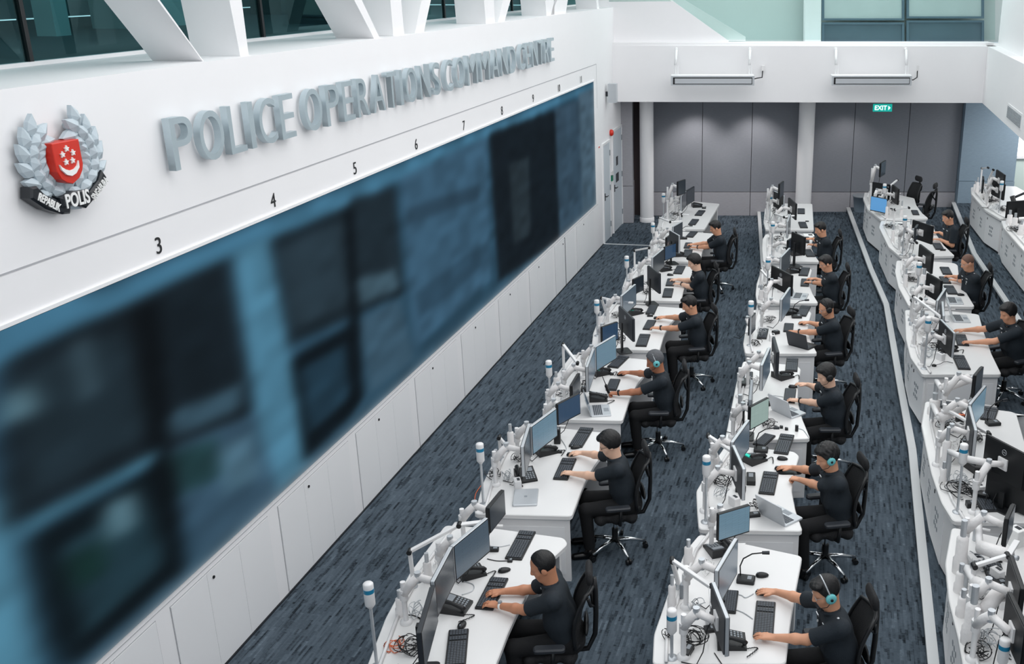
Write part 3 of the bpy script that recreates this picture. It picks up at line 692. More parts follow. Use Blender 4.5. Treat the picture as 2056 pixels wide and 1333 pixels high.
M['panelow'] = mat('dark_window_pane', (88, 106, 118), .2, var=.15, bscale=2)
frame_win(2, 1650, 1816, -160, 41, 'paneup', ''); frame_win(3, 1820, 1976, -160, 37, 'paneup', '')
frame_win(4, 1650, 1816, 45, 118, 'panelow', ''); frame_win(5, 1820, 1976, 41, 118, 'panelow', '')

# ---- right side: bulkhead, soffit, mint wall, window, trusses
OR = 8.10
ow = (xc + 1.36) * WN.x + (YW - 22.06) * WN.y
m = MB(WF); wbox(m, -19, 2.9, 2.95, ZG, OR, ow + 3.4); struct(m.build('wall_right_bulkhead', 'wall'))
m = MB(); m.box(((xc + 15) / 2, YW + .1, 1.6), (15 - xc, .2, 2.9)); struct(m.build('wall_right_back', 'mint'))
m = MB(WF); wbox(m, -22, 4.5, 0, 5.2, ow + 3.4, ow + 3.6); struct(m.build('wall_right', 'wall'))
q0 = bk(2033, 262, YW - .01); q1 = bk(2033, 312, YW - .01)
m = MB(); m.box(((q0[0] + q0[0] + 2.4) / 2, YW - .01, (q1[1] + 2.9) / 2), (2.4, .04, 2.9 - q1[1])); struct(m.build('window_6', 'brightwin'))
m = MB(); m.box((q0[0] + 1.2, YW - .03, q1[1] - .04), (2.6, .1, .06)); m.box((q0[0] - .04, YW - .02, (q1[1] + 2.9) / 2), (.07, .07, 2.9 - q1[1])); struct(m.build('trim_7', 'wall'))
# vent grille on the bulkhead
th = thing('vent_grille', 'white louvred vent grille on the right-hand bulkhead', 'vent', (0, 0, 0)); c0 = wl(2025, 207, OR); c1 = wl(2050, 258, OR)
c1b = wl(2050, 222, OR); t0, t1 = c1[0], c0[0]; zz0, zz1 = wl(2025, 240, OR)[1], c0[1]
org = W3(t0, OR, zz0); th.location = org; loc = Matrix.Translation(-org) @ WF
m = MB(loc); wbox(m, t0, t1, zz0, zz1, OR - .012, OR); m.build('vent_frame', 'wall2', th)
m = MB(loc)
for i in range(9): z = zz0 + .03 + i * (zz1 - zz0 - .06) / 9; wbox(m, t0 + .04, t1 - .04, z, z + .012, OR - .02, OR - .012)
m.build('louvre', 'grey', th)
# pier and truss above the bulkhead
tp0, tp1 = wl(2030, 80, OR)[0], wl(1999, 70, OR)[0]
m = MB(WF); wbox(m, tp0, tp1 + 1.3, ZG, 7.6, OR + .25, OR + .7); struct(m.build('wall_right_pier', 'wall'))
m = MB(WF); wbox(m, -19, 1.0, 7.6, 7.8, OR - .2, OR + 2.5); struct(m.build('ceiling_right', 'wall'))
m = MB(WF); wbox(m, -19, 2.6, ZG - .0, 7.6, OR + 2.3, OR + 2.5); struct(m.build('wall_right_upper', 'wall2'))
for i, t in enumerate([tp0 - 1.6, tp0 - 4.9, tp0 - 8.2]):
    org = W3(t, OR, ZG); th = thing('steel_truss', 'white steel truss on the right-hand bulkhead, %s from the back wall' % ['first', 'second', 'third'][i], 'truss', org, 0, 'white trusses on the right'); loc = Matrix.Translation(-org) @ WF
    m = MB(loc); wbox(m, t - .2, t + .2, ZG + .002, 7.58, OR + .2, OR + .6); m.build('truss_post', 'wall', th)
    m = MB(loc); m.prism([(t + .2, ZG + .002), (t + .6, ZG + .002), (t + 2.2, 7.58), (t + 1.8, 7.58)], OR + .2, OR + .6); m.build('truss_diagonal', 'wall', th)

# ---- floors
def slab(name, pts, z0, z1, mt='carpet'):
    m = MB(); m.prism(pts, z0, z1); return struct(m.build(name, mt))
slab('floor', [(-7, -2), (14, -2), (14, 27), (-7, 27)], -.2, 0)
Z2, Z3, Z4 = .10, .22, .36
L2 = [(2.30, 25.0), (1.87, 18.95), (1.45, 16.0), (1.15, 13.5), (.78, 11.0), (.42, 8.6), (.15, 6.6), (-.2, 3)]
L3 = [at(*p, Z3) for p in [(1705, 423), (1745, 540), (1775, 610), (1800, 760), (1825, 900), (1865, 1333)]]
L3 = [(L3[0].x, 24.85)] + [(p.x, p.y) for p in L3[1:]] + [(1.55, 3.0)]
L4 = [at(*p, Z4) for p in [(1905, 430), (1952, 508), (2000, 580), (2056, 665)]]
L4 = [(7.05, 24.85)] + [(p.x, p.y) for p in L4[1:]] + [(5.3, 9.5), (5.0, 6)]
slab('floor_tier', L2 + [(14, 3), (14, 25)], 0, Z2); slab('floor_tier', L3 + [(14, 3), (14, 25)], .02, Z3); slab('floor_tier', L4 + [(14, 6), (14, 25)], .03, Z4)
def strip(L, z, w, name, mt='stripe'):
    m = MB()
    for a, b in zip(L[:-1], L[1:]):
        a = Vector(a); b = Vector(b); d = (b - a).normalized(); n = Vector((d.y, -d.x)) * -w
        if n.x < 0: n = -n
        m.prism(ccw([(a.x - .008, a.y), (b.x - .008, b.y), (b.x + n.x, b.y + n.y), (a.x + n.x, a.y + n.y)]), z - .03, z + .006)
    struct(m.build(name, mt))
strip(L2[:4], Z2, .07, 'trim_8'); strip(L3, Z3, .085, 'trim_9'); strip(L4, Z4, .085, 'trim_10')
a, b = at(1212, 490), at(1312, 494)
m = MB(); m.prism([(a.x, a.y), (b.x, b.y), (b.x, b.y + .05), (a.x, a.y + .05)], 0, .006); struct(m.build('trim_11', 'stripe'))
p = at(1727, 424, Z3); th = thing('waste_bin', 'small grey waste bin standing by the fabric wall', 'bin', (p.x, p.y, Z3))
m = MB(); m.lathe((0, 0, 0), [(.15, 0), (.19, .36), (.20, .36), (.20, .38), (.18, .38), (.14, .02)], 20); m.build('bucket', 'binp', th); MB().lathe((0, 0, .36), [(.2, 0), (.207, .01), (.207, .03), (.2, .035)], 20).build('rim', 'grey', th)
# closing walls behind the camera
struct(MB().box((3, -2.2, 1.9), (22, .2, 3.8)).build('wall_rear', 'wall'))

# ================================================================== DESKS
DESKS = []
def inpoly(p, P):
    c = False; n = len(P)
    for i in range(n):
        x1, y1 = P[i][:2]; x2, y2 = P[(i + 1) % n][:2]
        if (y1 > p.y) != (y2 > p.y) and p.x < (x2 - x1) * (p.y - y1) / (y2 - y1) + x1: c = not c
    return c
def snap(q, z=None):                                # move a point that would stand beside a desk onto the nearest desk top
    best = None
    for zt, P, C in DESKS:
        if abs(zt - (q.z if z is None else z)) > .02: continue
        if inpoly(q, P): return q
        k = 0; r = q.copy(); d = Vector((C.x - q.x, C.y - q.y, 0)); L = d.length
        for k in range(1, 60):
            r = q + d * (k / 60)
            if inpoly(r, P): break
        if best is None or k * L < best[0]: best = (k * L, r)
    return best[1] if best else q
def atd(x, y, z): return snap(at(x, y, z))
def desk(pts, zf, label, group, body0=None, z=None, depth=.42, holes=False, far_panel=True, side=None):
    """pts: tabletop outline on the floor plan: near-right, then right edge to far-right, then far-left ... near-left (counter-clockwise seen from above)."""
    zt = zf + .74; P = [Vector((p[0], p[1])) for p in pts['right']] + [Vector((p[0], p[1])) for p in pts['left']]
    cx = sum(p.x for p in P) / len(P); cy = sum(p.y for p in P) / len(P); org = Vector((cx, cy, zf)); T = Matrix.Translation(-org)
    th = thing('console_desk', label, 'desk', org, 0, group)
    outline = fillet(ccw([(p.x, p.y) for p in P]), .05)
    DESKS.append((zt, inset(outline, .065), org)); m = MB(T); m.prism(outline, zt - .045, zt, 0, .008); m.build('tabletop', 'desk', th)
    m = MB(T); m.prism(inset(outline, .015), zt - .062, zt - .046); m.build('edge_band', 'silver', th)
    z0 = (body0 if body0 is not None else zf)
    # front cabinet that follows the left edge
    left = [Vector((p[0], p[1])) for p in pts['left']]
    lf = [p + Vector((.05, 0)) for p in left]; back = [p + Vector((depth, -.0)) for p in left]
    lf[0].y -= .05; lf[-1].y += .05; back[0].y -= .05; back[-1].y += .05
    m = MB(T); m.prism(ccw([(p.x, p.y) for p in lf] + [(p.x, p.y) for p in reversed(back)]), z0 + .05, zt - .063); cab = m.build('front_cabinet', 'deskbody', th)
    m = MB(T); m.prism(ccw([(p.x + .03, p.y) for p in lf] + [(p.x - .02, p.y) for p in reversed(back)]), z0, z0 + .05); m.build('plinth', 'dark', th)
    for i in range(len(lf) - 1):                     # outside panels with seam, lock and vent holes
        a, b = lf[i], lf[i + 1]; d = (b - a)
        if d.length < .35: continue
        e = d.normalized(); n = Vector((e.y, -e.x)); n = n if n.x < 0 else -n
        Fm = T @ frame((a.x, a.y, 0), (e.x, e.y, 0), (0, 0, 1)); sg = 1 if (Fm.to_3x3() @ Vector((0, 0, 1))).dot(Vector((n.x, n.y, 0))) > 0 else -1
        k = max(1, round(d.length / .75)); w = d.length / k
        for j in range(k):
            m = MB(Fm); zz = sorted((0, sg * .012)); m.prism([(j * w + .006, z0 + .06), ((j + 1) * w - .006, z0 + .06), ((j + 1) * w - .006, zt - .075), (j * w + .006, zt - .075)], zz[0], zz[1]); dr = m.build('cabinet_door', 'wall2', th)
            m = MB(Fm); xx = j * w + (.08 if (i + j) % 2 else w - .08); m.rbox((xx, zt - .16, sg * .014), (.022, .045, .008), .008); m.build('lock', 'black', dr)
            if holes and w > .4:
                m = MB(Fm)
                for r_, c_ in ((0, 0), (0, 1), (0, 2), (1, .5), (1, 1.5), (2, 0), (2, 1), (2, 2)):
                    x = j * w + w * .3 + c_ * .075; y = zt - .30 - r_ * .075; q = [(x + .027 * math.cos(t * math.pi / 4), y + .027 * math.sin(t * math.pi / 4)) for t in range(8)]
                    m.prism(q, min(sg * .0122, sg * .0135), max(sg * .0122, sg * .0135))
                m.build('vent_holes', 'grey', dr)
    # end panels
    R0, L0 = P[0], left[-1]; far_r = Vector(pts['right'][-1]); far_l = left[0]
    def endp(a, b, s, name):
        e = (b - a).normalized(); n = Vector((e.y, -e.x)); n = n if n.y * s < 0 else -n; a2 = a + e * .03 + n * .03; b2 = b - e * .06 + n * .03
        m = MB(T); m.prism(ccw([(a2.x, a2.y), (b2.x, b2.y), (b2.x + n.x * .04, b2.y + n.y * .04), (a2.x + n.x * .04, a2.y + n.y * .04)]), z0 + .0, zt - .063); pn = m.build(name, 'deskbody', th)
        m = MB(T); o = n * -.004; c2 = a2 + e * .05; d2 = b2 - e * .03
        m.prism(ccw([(c2.x, c2.y), (d2.x, d2.y), (d2.x + o.x, d2.y + o.y), (c2.x + o.x, c2.y + o.y)]), z0 + .08, zt - .14); m.build('inset_panel', 'wall2', pn)
    endp(R0, L0, -1, 'near_end_panel')
    if far_panel: endp(far_r, far_l, 1, 'far_end_panel')
    # equipment rail along the left edge of the top
    m = MB(T)
    for a, b in zip(left[:-1], left[1:]):
        a = a + Vector((.10, 0)); b = b + Vector((.10, 0)); m.tube([(a.x, a.y, zt + .018), (b.x, b.y, zt + .018)], .014, 6)
    m.build('equipment_rail', 'white', th)
    return th
ZR = [.0, .74, .84, .96, 1.10]                       # desk-top heights of the rows (left, middle, right, far right)
ZF = [0, 0, Z2, Z3, Z4]
# --- left row: outline measured on the second desk
relR = [(0, 0), (.03, .30), (.05, .52), (.085, .78), (.15, 1.15), (.25, 1.5), (.40, 1.80), (.36, 1.90)]
relL = [(-.33, 2.07), (-.78, 2.12), (-.92, 1.35), (-.96, .72), (-.94, .05)]
C1 = [at(x, y, .74) for x, y in [(1415, 459), (1406, 525), (1367, 604), (1324, 703), (1250, 844), (1148, 1036), (984, 1362)]][::-1]
nm1 = ['nearest', 'second-nearest', 'third-nearest', 'fourth-nearest', 'fifth-nearest', 'sixth-nearest', 'farthest']
for i, c in enumerate(C1):
    if i < 6:
        nxt = C1[i + 1]; s = (nxt.y - c.y) / 2.28
        R_ = [(c.x + a + (0 if k < 4 else 0), c.y + b * s) for k, (a, b) in enumerate(relR)]; L_ = [(c.x + a, c.y + b * s) for a, b in relL]
    else:
        R_ = [(c.x, c.y), tuple(at(1445, 409, .74)[:2])]; q = at(1388, 403, .74); L_ = [(q.x - .1, q.y), (c.x - .62, c.y + 2.2), (c.x - .92, c.y + 1.0), (c.x - .98, c.y + .02)]
    desk(dict(right=R_, left=L_), 0, 'white console desk, %s in the left row beside the video wall' % nm1[i], 'console desks, left row', depth=.40)
# --- middle row
C2 = [at(x, y, .84) for x, y in [(1634, 461), (1645, 525), (1643, 608), (1641, 709), (1627, 880), (1612, 1066), (1578, 1333)]][::-1]
nm2 = nm1
lefts2 = {0: [(1404, 1072), (1376, 1106), (1348, 1172), (1313, 1273), (1310, 1333)],
          1: [(1457, 893), (1425, 940), (1398, 985), (1400, 1030), (1403, 1062)],
          2: [(1492, 725), (1478, 770), (1462, 850), (1455, 884)],
          3: [(1508, 622), (1497, 660), (1492, 690), (1496, 709)],
          4: [(1530, 535), (1519, 570), (1517, 590), (1520, 608)],
          5: [(1537, 470), (1531, 480), (1530, 500), (1532, 524)],
          6: [(1550, 408), (1536, 418), (1533, 445), (1537, 460)]}
rights2 = {0: [(1578, 1333), (1587, 1253), (1597, 1190), (1611, 1116)], 6: [(1634, 461), (1631, 409)]}
for i, c in enumerate(C2):
    L_ = [tuple(at(x, y, .84)[:2]) for x, y in lefts2[i]]
    if i in rights2: R_ = [tuple(at(x, y, .84)[:2]) for x, y in rights2[i]]
    else:
        s = (C2[i + 1].y - c.y) / 2.3; R_ = [(c.x + a, c.y + b * s) for a, b in [(0, 0), (-.02, .45), (-.01, .9), (.06, 1.35), (.16, 1.8), (.12, 1.92)]]
    desk(dict(right=R_, left=L_), Z2, 'white console desk, %s in the middle row' % nm2[i], 'console desks, middle row', body0=Z2, depth=.42)
# --- right row: four far desks, two near ones; far right row: two desks
Zr = Z3 + .74
def pd(R_, L_, z, zf, label, group, **k): return desk(dict(right=[tuple(at(x, y, z)[:2]) for x, y in R_], left=[tuple(at(x, y, z)[:2]) for x, y in L_]), zf, label, group, depth=.45, holes=True, **k)
G3 = 'console desks, right row'
pd([(2011, 751), (1991, 710), (1974, 662), (1966, 632), (1958, 630)], [(1904, 624), (1817, 622), (1819, 680), (1828, 716), (1852, 751)], Zr, Z3, 'white console desk with perforated front, third from camera in the right row', G3)
pd([(1957, 615), (1938, 583), (1925, 552), (1923, 532), (1916, 528)], [(1860, 524), (1800, 523), (1797, 545), (1804, 576), (1824, 613)], Zr, Z3, 'white console desk with perforated front, fourth from camera in the right row', G3)
pd([(1917, 513), (1895, 492), (1880, 470), (1873, 452)], [(1830, 446), (1769, 443), (1765, 456), (1784, 495), (1808, 515)], Zr, Z3, 'white console desk with perforated front, fifth from camera in the right row', G3)
pd([(1864, 438), (1852, 428), (1840, 412), (1836, 398)], [(1800, 390), (1736, 386), (1733, 398), (1742, 420), (1768, 440)], Zr, Z3, 'white console desk with perforated front, farthest in the right row', G3)
pd([(2110, 1050), (2085, 960), (2056, 882), (2041, 830), (2030, 826)], [(1983, 820), (1858, 805), (1850, 852), (1870, 949), (1890, 1007), (1914, 1046)], Zr, Z3, 'white console desk with perforated front, second from camera in the right row', G3)
pd([(2200, 1400), (2160, 1290), (2130, 1160), (2105, 1100)], [(1965, 1069), (1911, 1058), (1898, 1130), (1905, 1203), (1924, 1280), (1945, 1400)], Zr, Z3, 'white console desk with perforated front, nearest in the right row', G3)
Zq = Z4 + .74
pd([(2120, 438), (2090, 410), (2060, 385), (2040, 374)], [(1985, 372), (1949, 376), (1950, 389), (1978, 421), (2008, 439)], Zq, Z4, 'white console desk against the mint wall, far one at the right edge', 'console desks, far right row')
pd([(2190, 530), (2150, 500), (2110, 465), (2080, 446)], [(2040, 443), (2010, 443), (2015, 457), (2047, 494), (2080, 530)], Zq, Z4, 'white console desk against the mint wall, near one cut by right edge', 'console desks, far right row')

# ================================================================== EQUIPMENT PROTOTYPES
def near_name(z): return z
def keyboard_proto(w, d):
    th = thing('keyboard', 'x', 'keyboard'); m = MB(); m.rbox((0, 0, .009), (d, w, .018), .008, seg=2); m.build('keyboard_case', 'black', th)
    m = MB(); nr = 6; dx = (d - .022) / nr; n = int((w - .02) / .0215)
    for r_ in range(nr):
        for c_ in range(n):
            y = -w / 2 + .014 + (c_ + .5) * (w - .028) / n; x = -d / 2 + .012 + (r_ + .5) * dx
            if c_ in (int(n * .68), int(n * .82)) and w > .4: continue
            m.box((x, y, .021), (dx * .78, (w - .028) / n * .80, .007))
    m.build('keys', 'key', th)['kind'] = 'stuff'
    return Proto(th)
KB = {'full': keyboard_proto(.45, .155), 'small': keyboard_proto(.38, .135)}
def kb(S, a, b, lab, kind='full', row=1, dz=0):
    z = ZR[row]; A = at(*a, z); B = at(*b, z); c = (A + B) / 2; d = B - A; L = d.length
    return KB[kind].put((c.x, c.y, z + dz), math.atan2(d.y, d.x) - math.pi / 2, lab, 'keyboards', (1, max(.82, min(1.12, L / (.45 if kind == 'full' else .38))), 1))
def mouse_proto():
    th = thing('mouse', 'x', 'mouse'); m = MB(); n = 12
    prof = [(0, 1.0), (.5, .97), (.8, .82), (.95, .5), (1.0, .0)]; vs = []; 
    for h, r_ in [(0, .9), (.25, 1.0), (.6, .9), (.85, .65), (1.0, .2)]:
        for k in range(n):
            a = 2 * math.pi * k / n; vs.append((.058 * r_ * math.cos(a) * (1 + .08 * math.cos(a)), .033 * r_ * math.sin(a), .036 * h * (1 - .12 * math.cos(a))))
    m.add(vs, [[i * n + k, i * n + (k + 1) % n, (i + 1) * n + (k + 1) % n, (i + 1) * n + k] for i in range(4) for k in range(n)] + [[4 * n + k for k in range(n)], [k for k in range(n - 1, -1, -1)]], 0, True)
    m.build('mouse_body', 'black', th); m = MB(); m.cyl((-.032, -.004, .033), (-.032, .004, .033), .009, n=10); m.build('scroll_wheel', 'grey', th)
    return Proto(th)
MS = mouse_proto()
def mouse(p, lab, row=1, rz=0.): q = atd(*p, ZR[row]); return MS.put((q.x, q.y, q.z), rz, lab, 'mice')
def phone_proto(teal):
    th = thing('desk_phone', 'x', 'telephone'); rm = Matrix.Rotation(R(16), 3, 'Y')
    m = MB(); m.add([(-.11, -.1, 0), (.11, -.1, 0), (.11, .1, 0), (-.11, .1, 0), (-.11, -.1, .075), (.11, -.1, .022), (.11, .1, .022), (-.11, .1, .075)], [[0, 3, 2, 1], [4, 5, 6, 7], [0, 1, 5, 4], [1, 2, 6, 5], [2, 3, 7, 6], [3, 0, 4, 7]]); m.build('phone_base', 'black', th)
    m = MB(); rm = Matrix.Rotation(R(13.5), 3, 'Y')
    def on(x, y, h=0): return (x, y, .0485 - x * .241 + h)
    m.box(on(-.055, .03, .004), (.06, .10, .008), 0, rm=rm); m.build('display', 'teal' if teal else 'grey', th)
    m = MB()
    for r_ in range(4):
        for c_ in range(4): m.box(on(.0 + r_ * .026, -.005 + c_ * .026, .004), (.016, .017, .007), 0, rm=rm)
    m.build('keypad', 'grey', th)
    m = MB(); m.tube([on(-.1, -.07, .02), on(-.085, -.07, .038), on(0, -.07, .045), on(.085, -.07, .038), on(.1, -.07, .02)], .018, 8, rs=[.022, .02, .015, .02, .024]); m.build('handset', 'black', th)
    m = MB(); pts = []
    for i in range(40):
        t = i / 39; a = i * 1.9; pts.append((.1 + .09 * math.sin(t * 3.1) + .006 * math.cos(a), -.09 - .1 * t + .006 * math.sin(a) * .5 + .06 * math.sin(t * 3.1), .012))
    m.tube(pts, .004, 5); m.build('coiled_cord', 'black', th)
    return Proto(th)
PH = {True: phone_proto(True), False: phone_proto(False)}
def phone(p, rz, lab, teal=True, row=1): q = atd(*p, ZR[row]); return PH[teal].put((q.x, q.y, q.z), rz, lab, 'desk phones')
def laptop_proto(body, keys, lid, scr):
    th = thing('laptop', 'x', 'laptop'); m = MB(); m.rbox((0, 0, .009), (.235, .33, .018), .012); m.build('laptop_base', body, th)
    m = MB(); m.rbox((-.03, 0, .0183), (.11, .29, .002), .004); k = m.build('keyboard_deck', keys, th)
    m = MB()
    for r_ in range(5):
        for c_ in range(13): m.box((-.075 + r_ * .021, -.135 + c_ * .0225, .0205), (.016, .018, .003))
    m.build('keys', 'key', k)['kind'] = 'stuff'
    m = MB(); m.rbox((.07, 0, .0185), (.06, .1, .0012), .004); m.build('touchpad', 'grey' if body == 'silver' else 'dark', th)
    rm = Matrix.Rotation(R(-18), 3, 'Y'); m = MB(); c = Vector((-.118, 0, .014)) + rm @ Vector((0, 0, .115)); m.rbox(c, (.33, .225, .009), .01, rm=rm @ Matrix(((0, 0, 1), (1, 0, 0), (0, 1, 0)))); l = m.build('lid', lid, th)
    m = MB(); m.box(c + rm @ Vector((.0052, 0, 0)), (.001, .305, .195), rm=rm); m.build('laptop_screen', scr, l)
    return Proto(th)
LT = {'silver': laptop_proto('silver', 'silver', 'silver', 'scr_mid'), 'black': laptop_proto('black', 'dark', 'dark', 'scr_off')}
def laptop(p, rz, lab, kind='silver', row=1): q = atd(*p, ZR[row]); return LT[kind].put((q.x, q.y, q.z), rz, lab, 'laptops')
def mic_proto():
    th = thing('desk_microphone', 'x', 'microphone'); m = MB(); m.rbox((0, 0, .018), (.15, .11, .036), .015); m.build('microphone_base', 'black', th)
    m = MB(); m.rbox((.03, 0, .037), (.035, .05, .004), .004); m.build('talk_button', 'grey', th)
    m = MB(); m.tube([(-.05, .03, .03), (-.055, .03, .12), (-.03, .035, .19), (.04, .05, .235), (.13, .07, .245)], .006, 6); n = m.build('gooseneck', 'black', th)
    m = MB(); m.cyl((.12, .068, .245), (.18, .08, .245), .014, .016); m.build('capsule', 'dark', n)
    return Proto(th)
MC = mic_proto()
def mic(p, rz, lab, row=1): q = atd(*p, ZR[row]); return MC.put((q.x, q.y, q.z), rz, lab, 'desk microphones')
def beacon(base, ytop, lab, row=1):
    b = atd(*base, ZR[row]); h = height_at(b, ytop) - b.z; h = max(.3, min(.75, h))
    th = thing('status_light', lab, 'status light', b, 0, 'status light poles'); m = MB(); m.lathe((0, 0, 0), [(.045, 0), (.045, .008), (.012, .012)], 16); m.build('foot', 'silver', th)
    m = MB(); m.cyl((0, 0, .01), (0, 0, h - .20), .0125, n=10); m.build('pole', 'silver', th)
    m = MB(); m.lathe((0, 0, h - .215), [(.014, 0), (.036, .03), (.038, .035), (.038, .135)], 20); m.build('lamp_body', 'white', th)
    m = MB(); m.lathe((0, 0, h - .08), [(.0385, 0), (.0385, .033)], 20); m.build('blue_band', 'blueband', th)
    m = MB(); m.lathe((0, 0, h - .047), [(.0375, 0), (.0375, .038), (.03, .047), (.01, .049)], 20); m.build('cap', 'white', th)
    return th
# monitors: TL and TR are the upper corners as the person facing the screen sees them
def uvbox(w, h, mt, name, parent, y, inset_=0.0):
    me = bpy.data.meshes.new(name); a, b = w / 2 - inset_, h / 2 - inset_
    me.from_pydata([(-a, y, -b), (a, y, -b), (a, y, b), (-a, y, b)], [], [(0, 1, 2, 3)]); uv = me.uv_layers.new(name='UVMap')
    for i, q in enumerate([(0, 0), (1, 0), (1, 1), (0, 1)]): uv.data[i].uv = q
    me.materials.append(M[mt]); o = bpy.data.objects.new(name, me); COL.objects.link(o); o.parent = parent; return o
NMON = [0]
def monitor(TL, TR, lab, row=1, ztop=None, h=.325, scr='scr_off', rim='silver', back='dark', mount='arm', wn=.54, tilt=0., logo=False, sleeve=True, slack=(.80, 1.15), post=None):
    zf = ZF[row]; zt = zf + (1.30 if ztop is None else ztop); A = at(*TL, zt); B = at(*TR, zt); c = (A + B) / 2; d = B - A; w = max(wn * slack[0], min(wn * slack[1], d.length))
    ang = math.atan2(d.y, d.x); zd = ZR[row]; cz = zt - h / 2
    th = thing('monitor', lab, 'monitor', (c.x, c.y, zd), ang, 'monitors'); zc = cz - zd
    hl = bpy.data.objects.new('display_panel', None)
    tm = Matrix.Rotation(R(-tilt), 4, 'X'); L = Matrix.Translation((0, 0, zc)) @ tm
    # local: x along width (left to right for the viewer in front), front looks to -y
    m = MB(L); m.rbox((0, .012, 0), (w, h, .028), .008, rm=Matrix(((1, 0, 0), (0, 0, -1), (0, 1, 0))), ch=.004); pn = m.build('panel', rim, th)
    m = MB(L); m.rbox((0, .028, 0), (w * .97, h * .96, .012), .02, rm=Matrix(((1, 0, 0), (0, 0, -1), (0, 1, 0))), ch=.004); bk_ = m.build('rear_cover', back, pn)
    m = MB(L); m.box((0, -.0035, 0), (w * .985, .003, h * .975)); m.build('bezel', 'black', pn)
    s_ = uvbox(w * .955, h * .92, scr, 'screen', pn, 0); s_.matrix_local = L @ Matrix.Translation((0, -.0058, .004))
    if logo:
        m = MB(L); m.tube([(.026 * math.cos(a * math.pi / 12), .0355, h * .28 + .026 * math.sin(a * math.pi / 12)) for a in range(24)], .0022, 5, close=True); m.build('emblem_ring', 'silver', bk_)
        text_obj('lettering', 'DELL', 'silver', L @ frame((0, .0355, h * .28), (-1, 0, 0), (0, 0, 1)), w=.038, h=.012, extrude=.0008, parent=bk_)
    if mount == 'stand':
        m = MB(); m.rbox((0, .06, .006), (.24, .19, .012), .03); st = m.build('stand_base', 'black', th)
        m = MB(); m.box((0, .085, zc * .5 + .02), (.055, .022, zc)); m.build('stand_column', 'black', th)
    elif mount == 'arm':
        m = MB(L); m.box((0, .042, -.01), (.11, .015, .11)); m.build('mounting_plate', 'white', bk_)
        px_ = 0.; py = .34
        pw = snap(Vector((c.x, c.y, zd)) + Matrix.Rotation(ang, 3, 'Z') @ Vector((0, py, 0))); v = Matrix.Rotation(-ang, 3, 'Z') @ (pw - Vector((c.x, c.y, zd))); px_, py = v.x, v.y
        if post: q = at(*post, zd); v = Matrix.Rotation(-ang, 3, 'Z') @ (q - Vector((c.x, c.y, zd))); px_, py = v.x, v.y
        m = MB(); m.cyl((px_, py, 0), (px_, py, max(.24, zc - .02)), .021, n=14); m.lathe((px_, py, 0), [(.05, 0), (.05, .02), (.03, .03)], 14); ps = m.build('arm_post', 'white', th)
        m = MB(); m.cyl((px_, py, zc * .55), (px_, py, zc * .55 + .09), .034, n=14); m.build('post_collar', 'white', ps)
        e = Vector((px_ * .45, .11 + (py - .11) * .45, zc + .03)); a0 = Vector((px_, py, zc * .55 + .05)); a1 = Vector((0, .055, zc - .01))
        m = MB(); m.tube([a0, a0.lerp(e, .5) + Vector((0, 0, .01)), e], .036 if sleeve else .022, 10); m.tube([e, a1.lerp(e, .3), a1], .03 if sleeve else .02, 10); ar = m.build('monitor_arm', 'sleeve' if sleeve else 'white', th)
        m = MB(); m.cyl(e - Vector((0, 0, .045)), e + Vector((0, 0, .045)), .026, n=12); m.build('elbow_joint', 'silver', ar)
    m = MB(); sx = w * .2; m.tube([(sx, .04, zc - .05), (sx + .02, .08, zc - .16), (sx - .03, .12, .08), (sx - .08, .18, .012), (sx - .02, .28, .008)], .0045, 5); m.build('video_cable', 'black', th)
    NMON[0] += 1
    return th
def lamp(base, j1, j2, lab, row=1, z1=.42, z2=.52, head=None, zh=None):
    """linear task lamp: upright at base, bar from its top to j2, then the white light bar"""
    zd = ZR[row]; b = atd(*base, zd); p1 = at(*j1, zd + z1); p2 = at(*j2, zd + z2)
    if (p2 - p1).length > .55: p2 = p1 + (p2 - p1).normalized() * .55
    p1 = Vector((b.x, b.y, zd + z1)) if (Vector((p1.x, p1.y)) - Vector((b.x, b.y))).length > .3 else p1
    th = thing('task_lamp', lab, 'lamp', b, 0, 'white desk lamps'); o = b
    m = MB(Matrix.Translation(-o)); m.lathe(b, [(.035, 0), (.035, .03), (.02, .05)], 12); m.build('clamp', 'silver', th)
    def bar(a, c, wd, nm, mt):
        d = (c - a); q = rot_to(d); m = MB(Matrix.Translation(-o)); m.rbox((a + c) / 2, (wd, wd * .8, d.length), .006, rm=q, ch=.002); return m.build(nm, mt, th)
    bar(b + Vector((0, 0, .03)), p1, .034, 'lamp_upright', 'white'); bar(p1, p2, .036, 'lamp_bar', 'white')
    for pj in (p1, p2): m = MB(Matrix.Translation(-o)); m.cyl(pj - Vector((.0, .03, 0)), pj + Vector((0, .03, 0)), .022, n=10); m.build('joint', 'black', th)
    if head:
        p3 = at(*head, zd + (z2 if zh is None else zh)); d = (p3 - p2); d = d.normalized() * min(.24, max(.14, d.length)); q = rot_to(d); m = MB(Matrix.Translation(-o)); m.rbox(p2 + d * .55, (.05, .022, d.length), .006, rm=q, ch=.002); m.build('light_head', 'white', th)
    return th
def cable(pts, lab, row=1, mt='black', r=.004, dz=.005, name='cable', cat='cable', wob=.02):
    z = ZR[row]; P = [at(*p, z + dz) for p in pts]; out = []
    for i in range(len(P) - 1):
        p0 = P[max(0, i - 1)]; p1 = P[i]; p2 = P[i + 1]; p3 = P[min(len(P) - 1, i + 2)]
        for k in range(8):
            t = k / 8; out.append(.5 * ((2 * p1) + (p2 - p0) * t + (2 * p0 - 5 * p1 + 4 * p2 - p3) * t * t + (3 * p1 - p0 - 3 * p2 + p3) * t ** 3))
    out.append(P[-1]); o = P[0]; m = MB(Matrix.Translation(-o)); m.tube(out, r, 5); ob = m.build(name, mt); ob.location = o
    return tag(ob, lab, cat, 'loose cables')
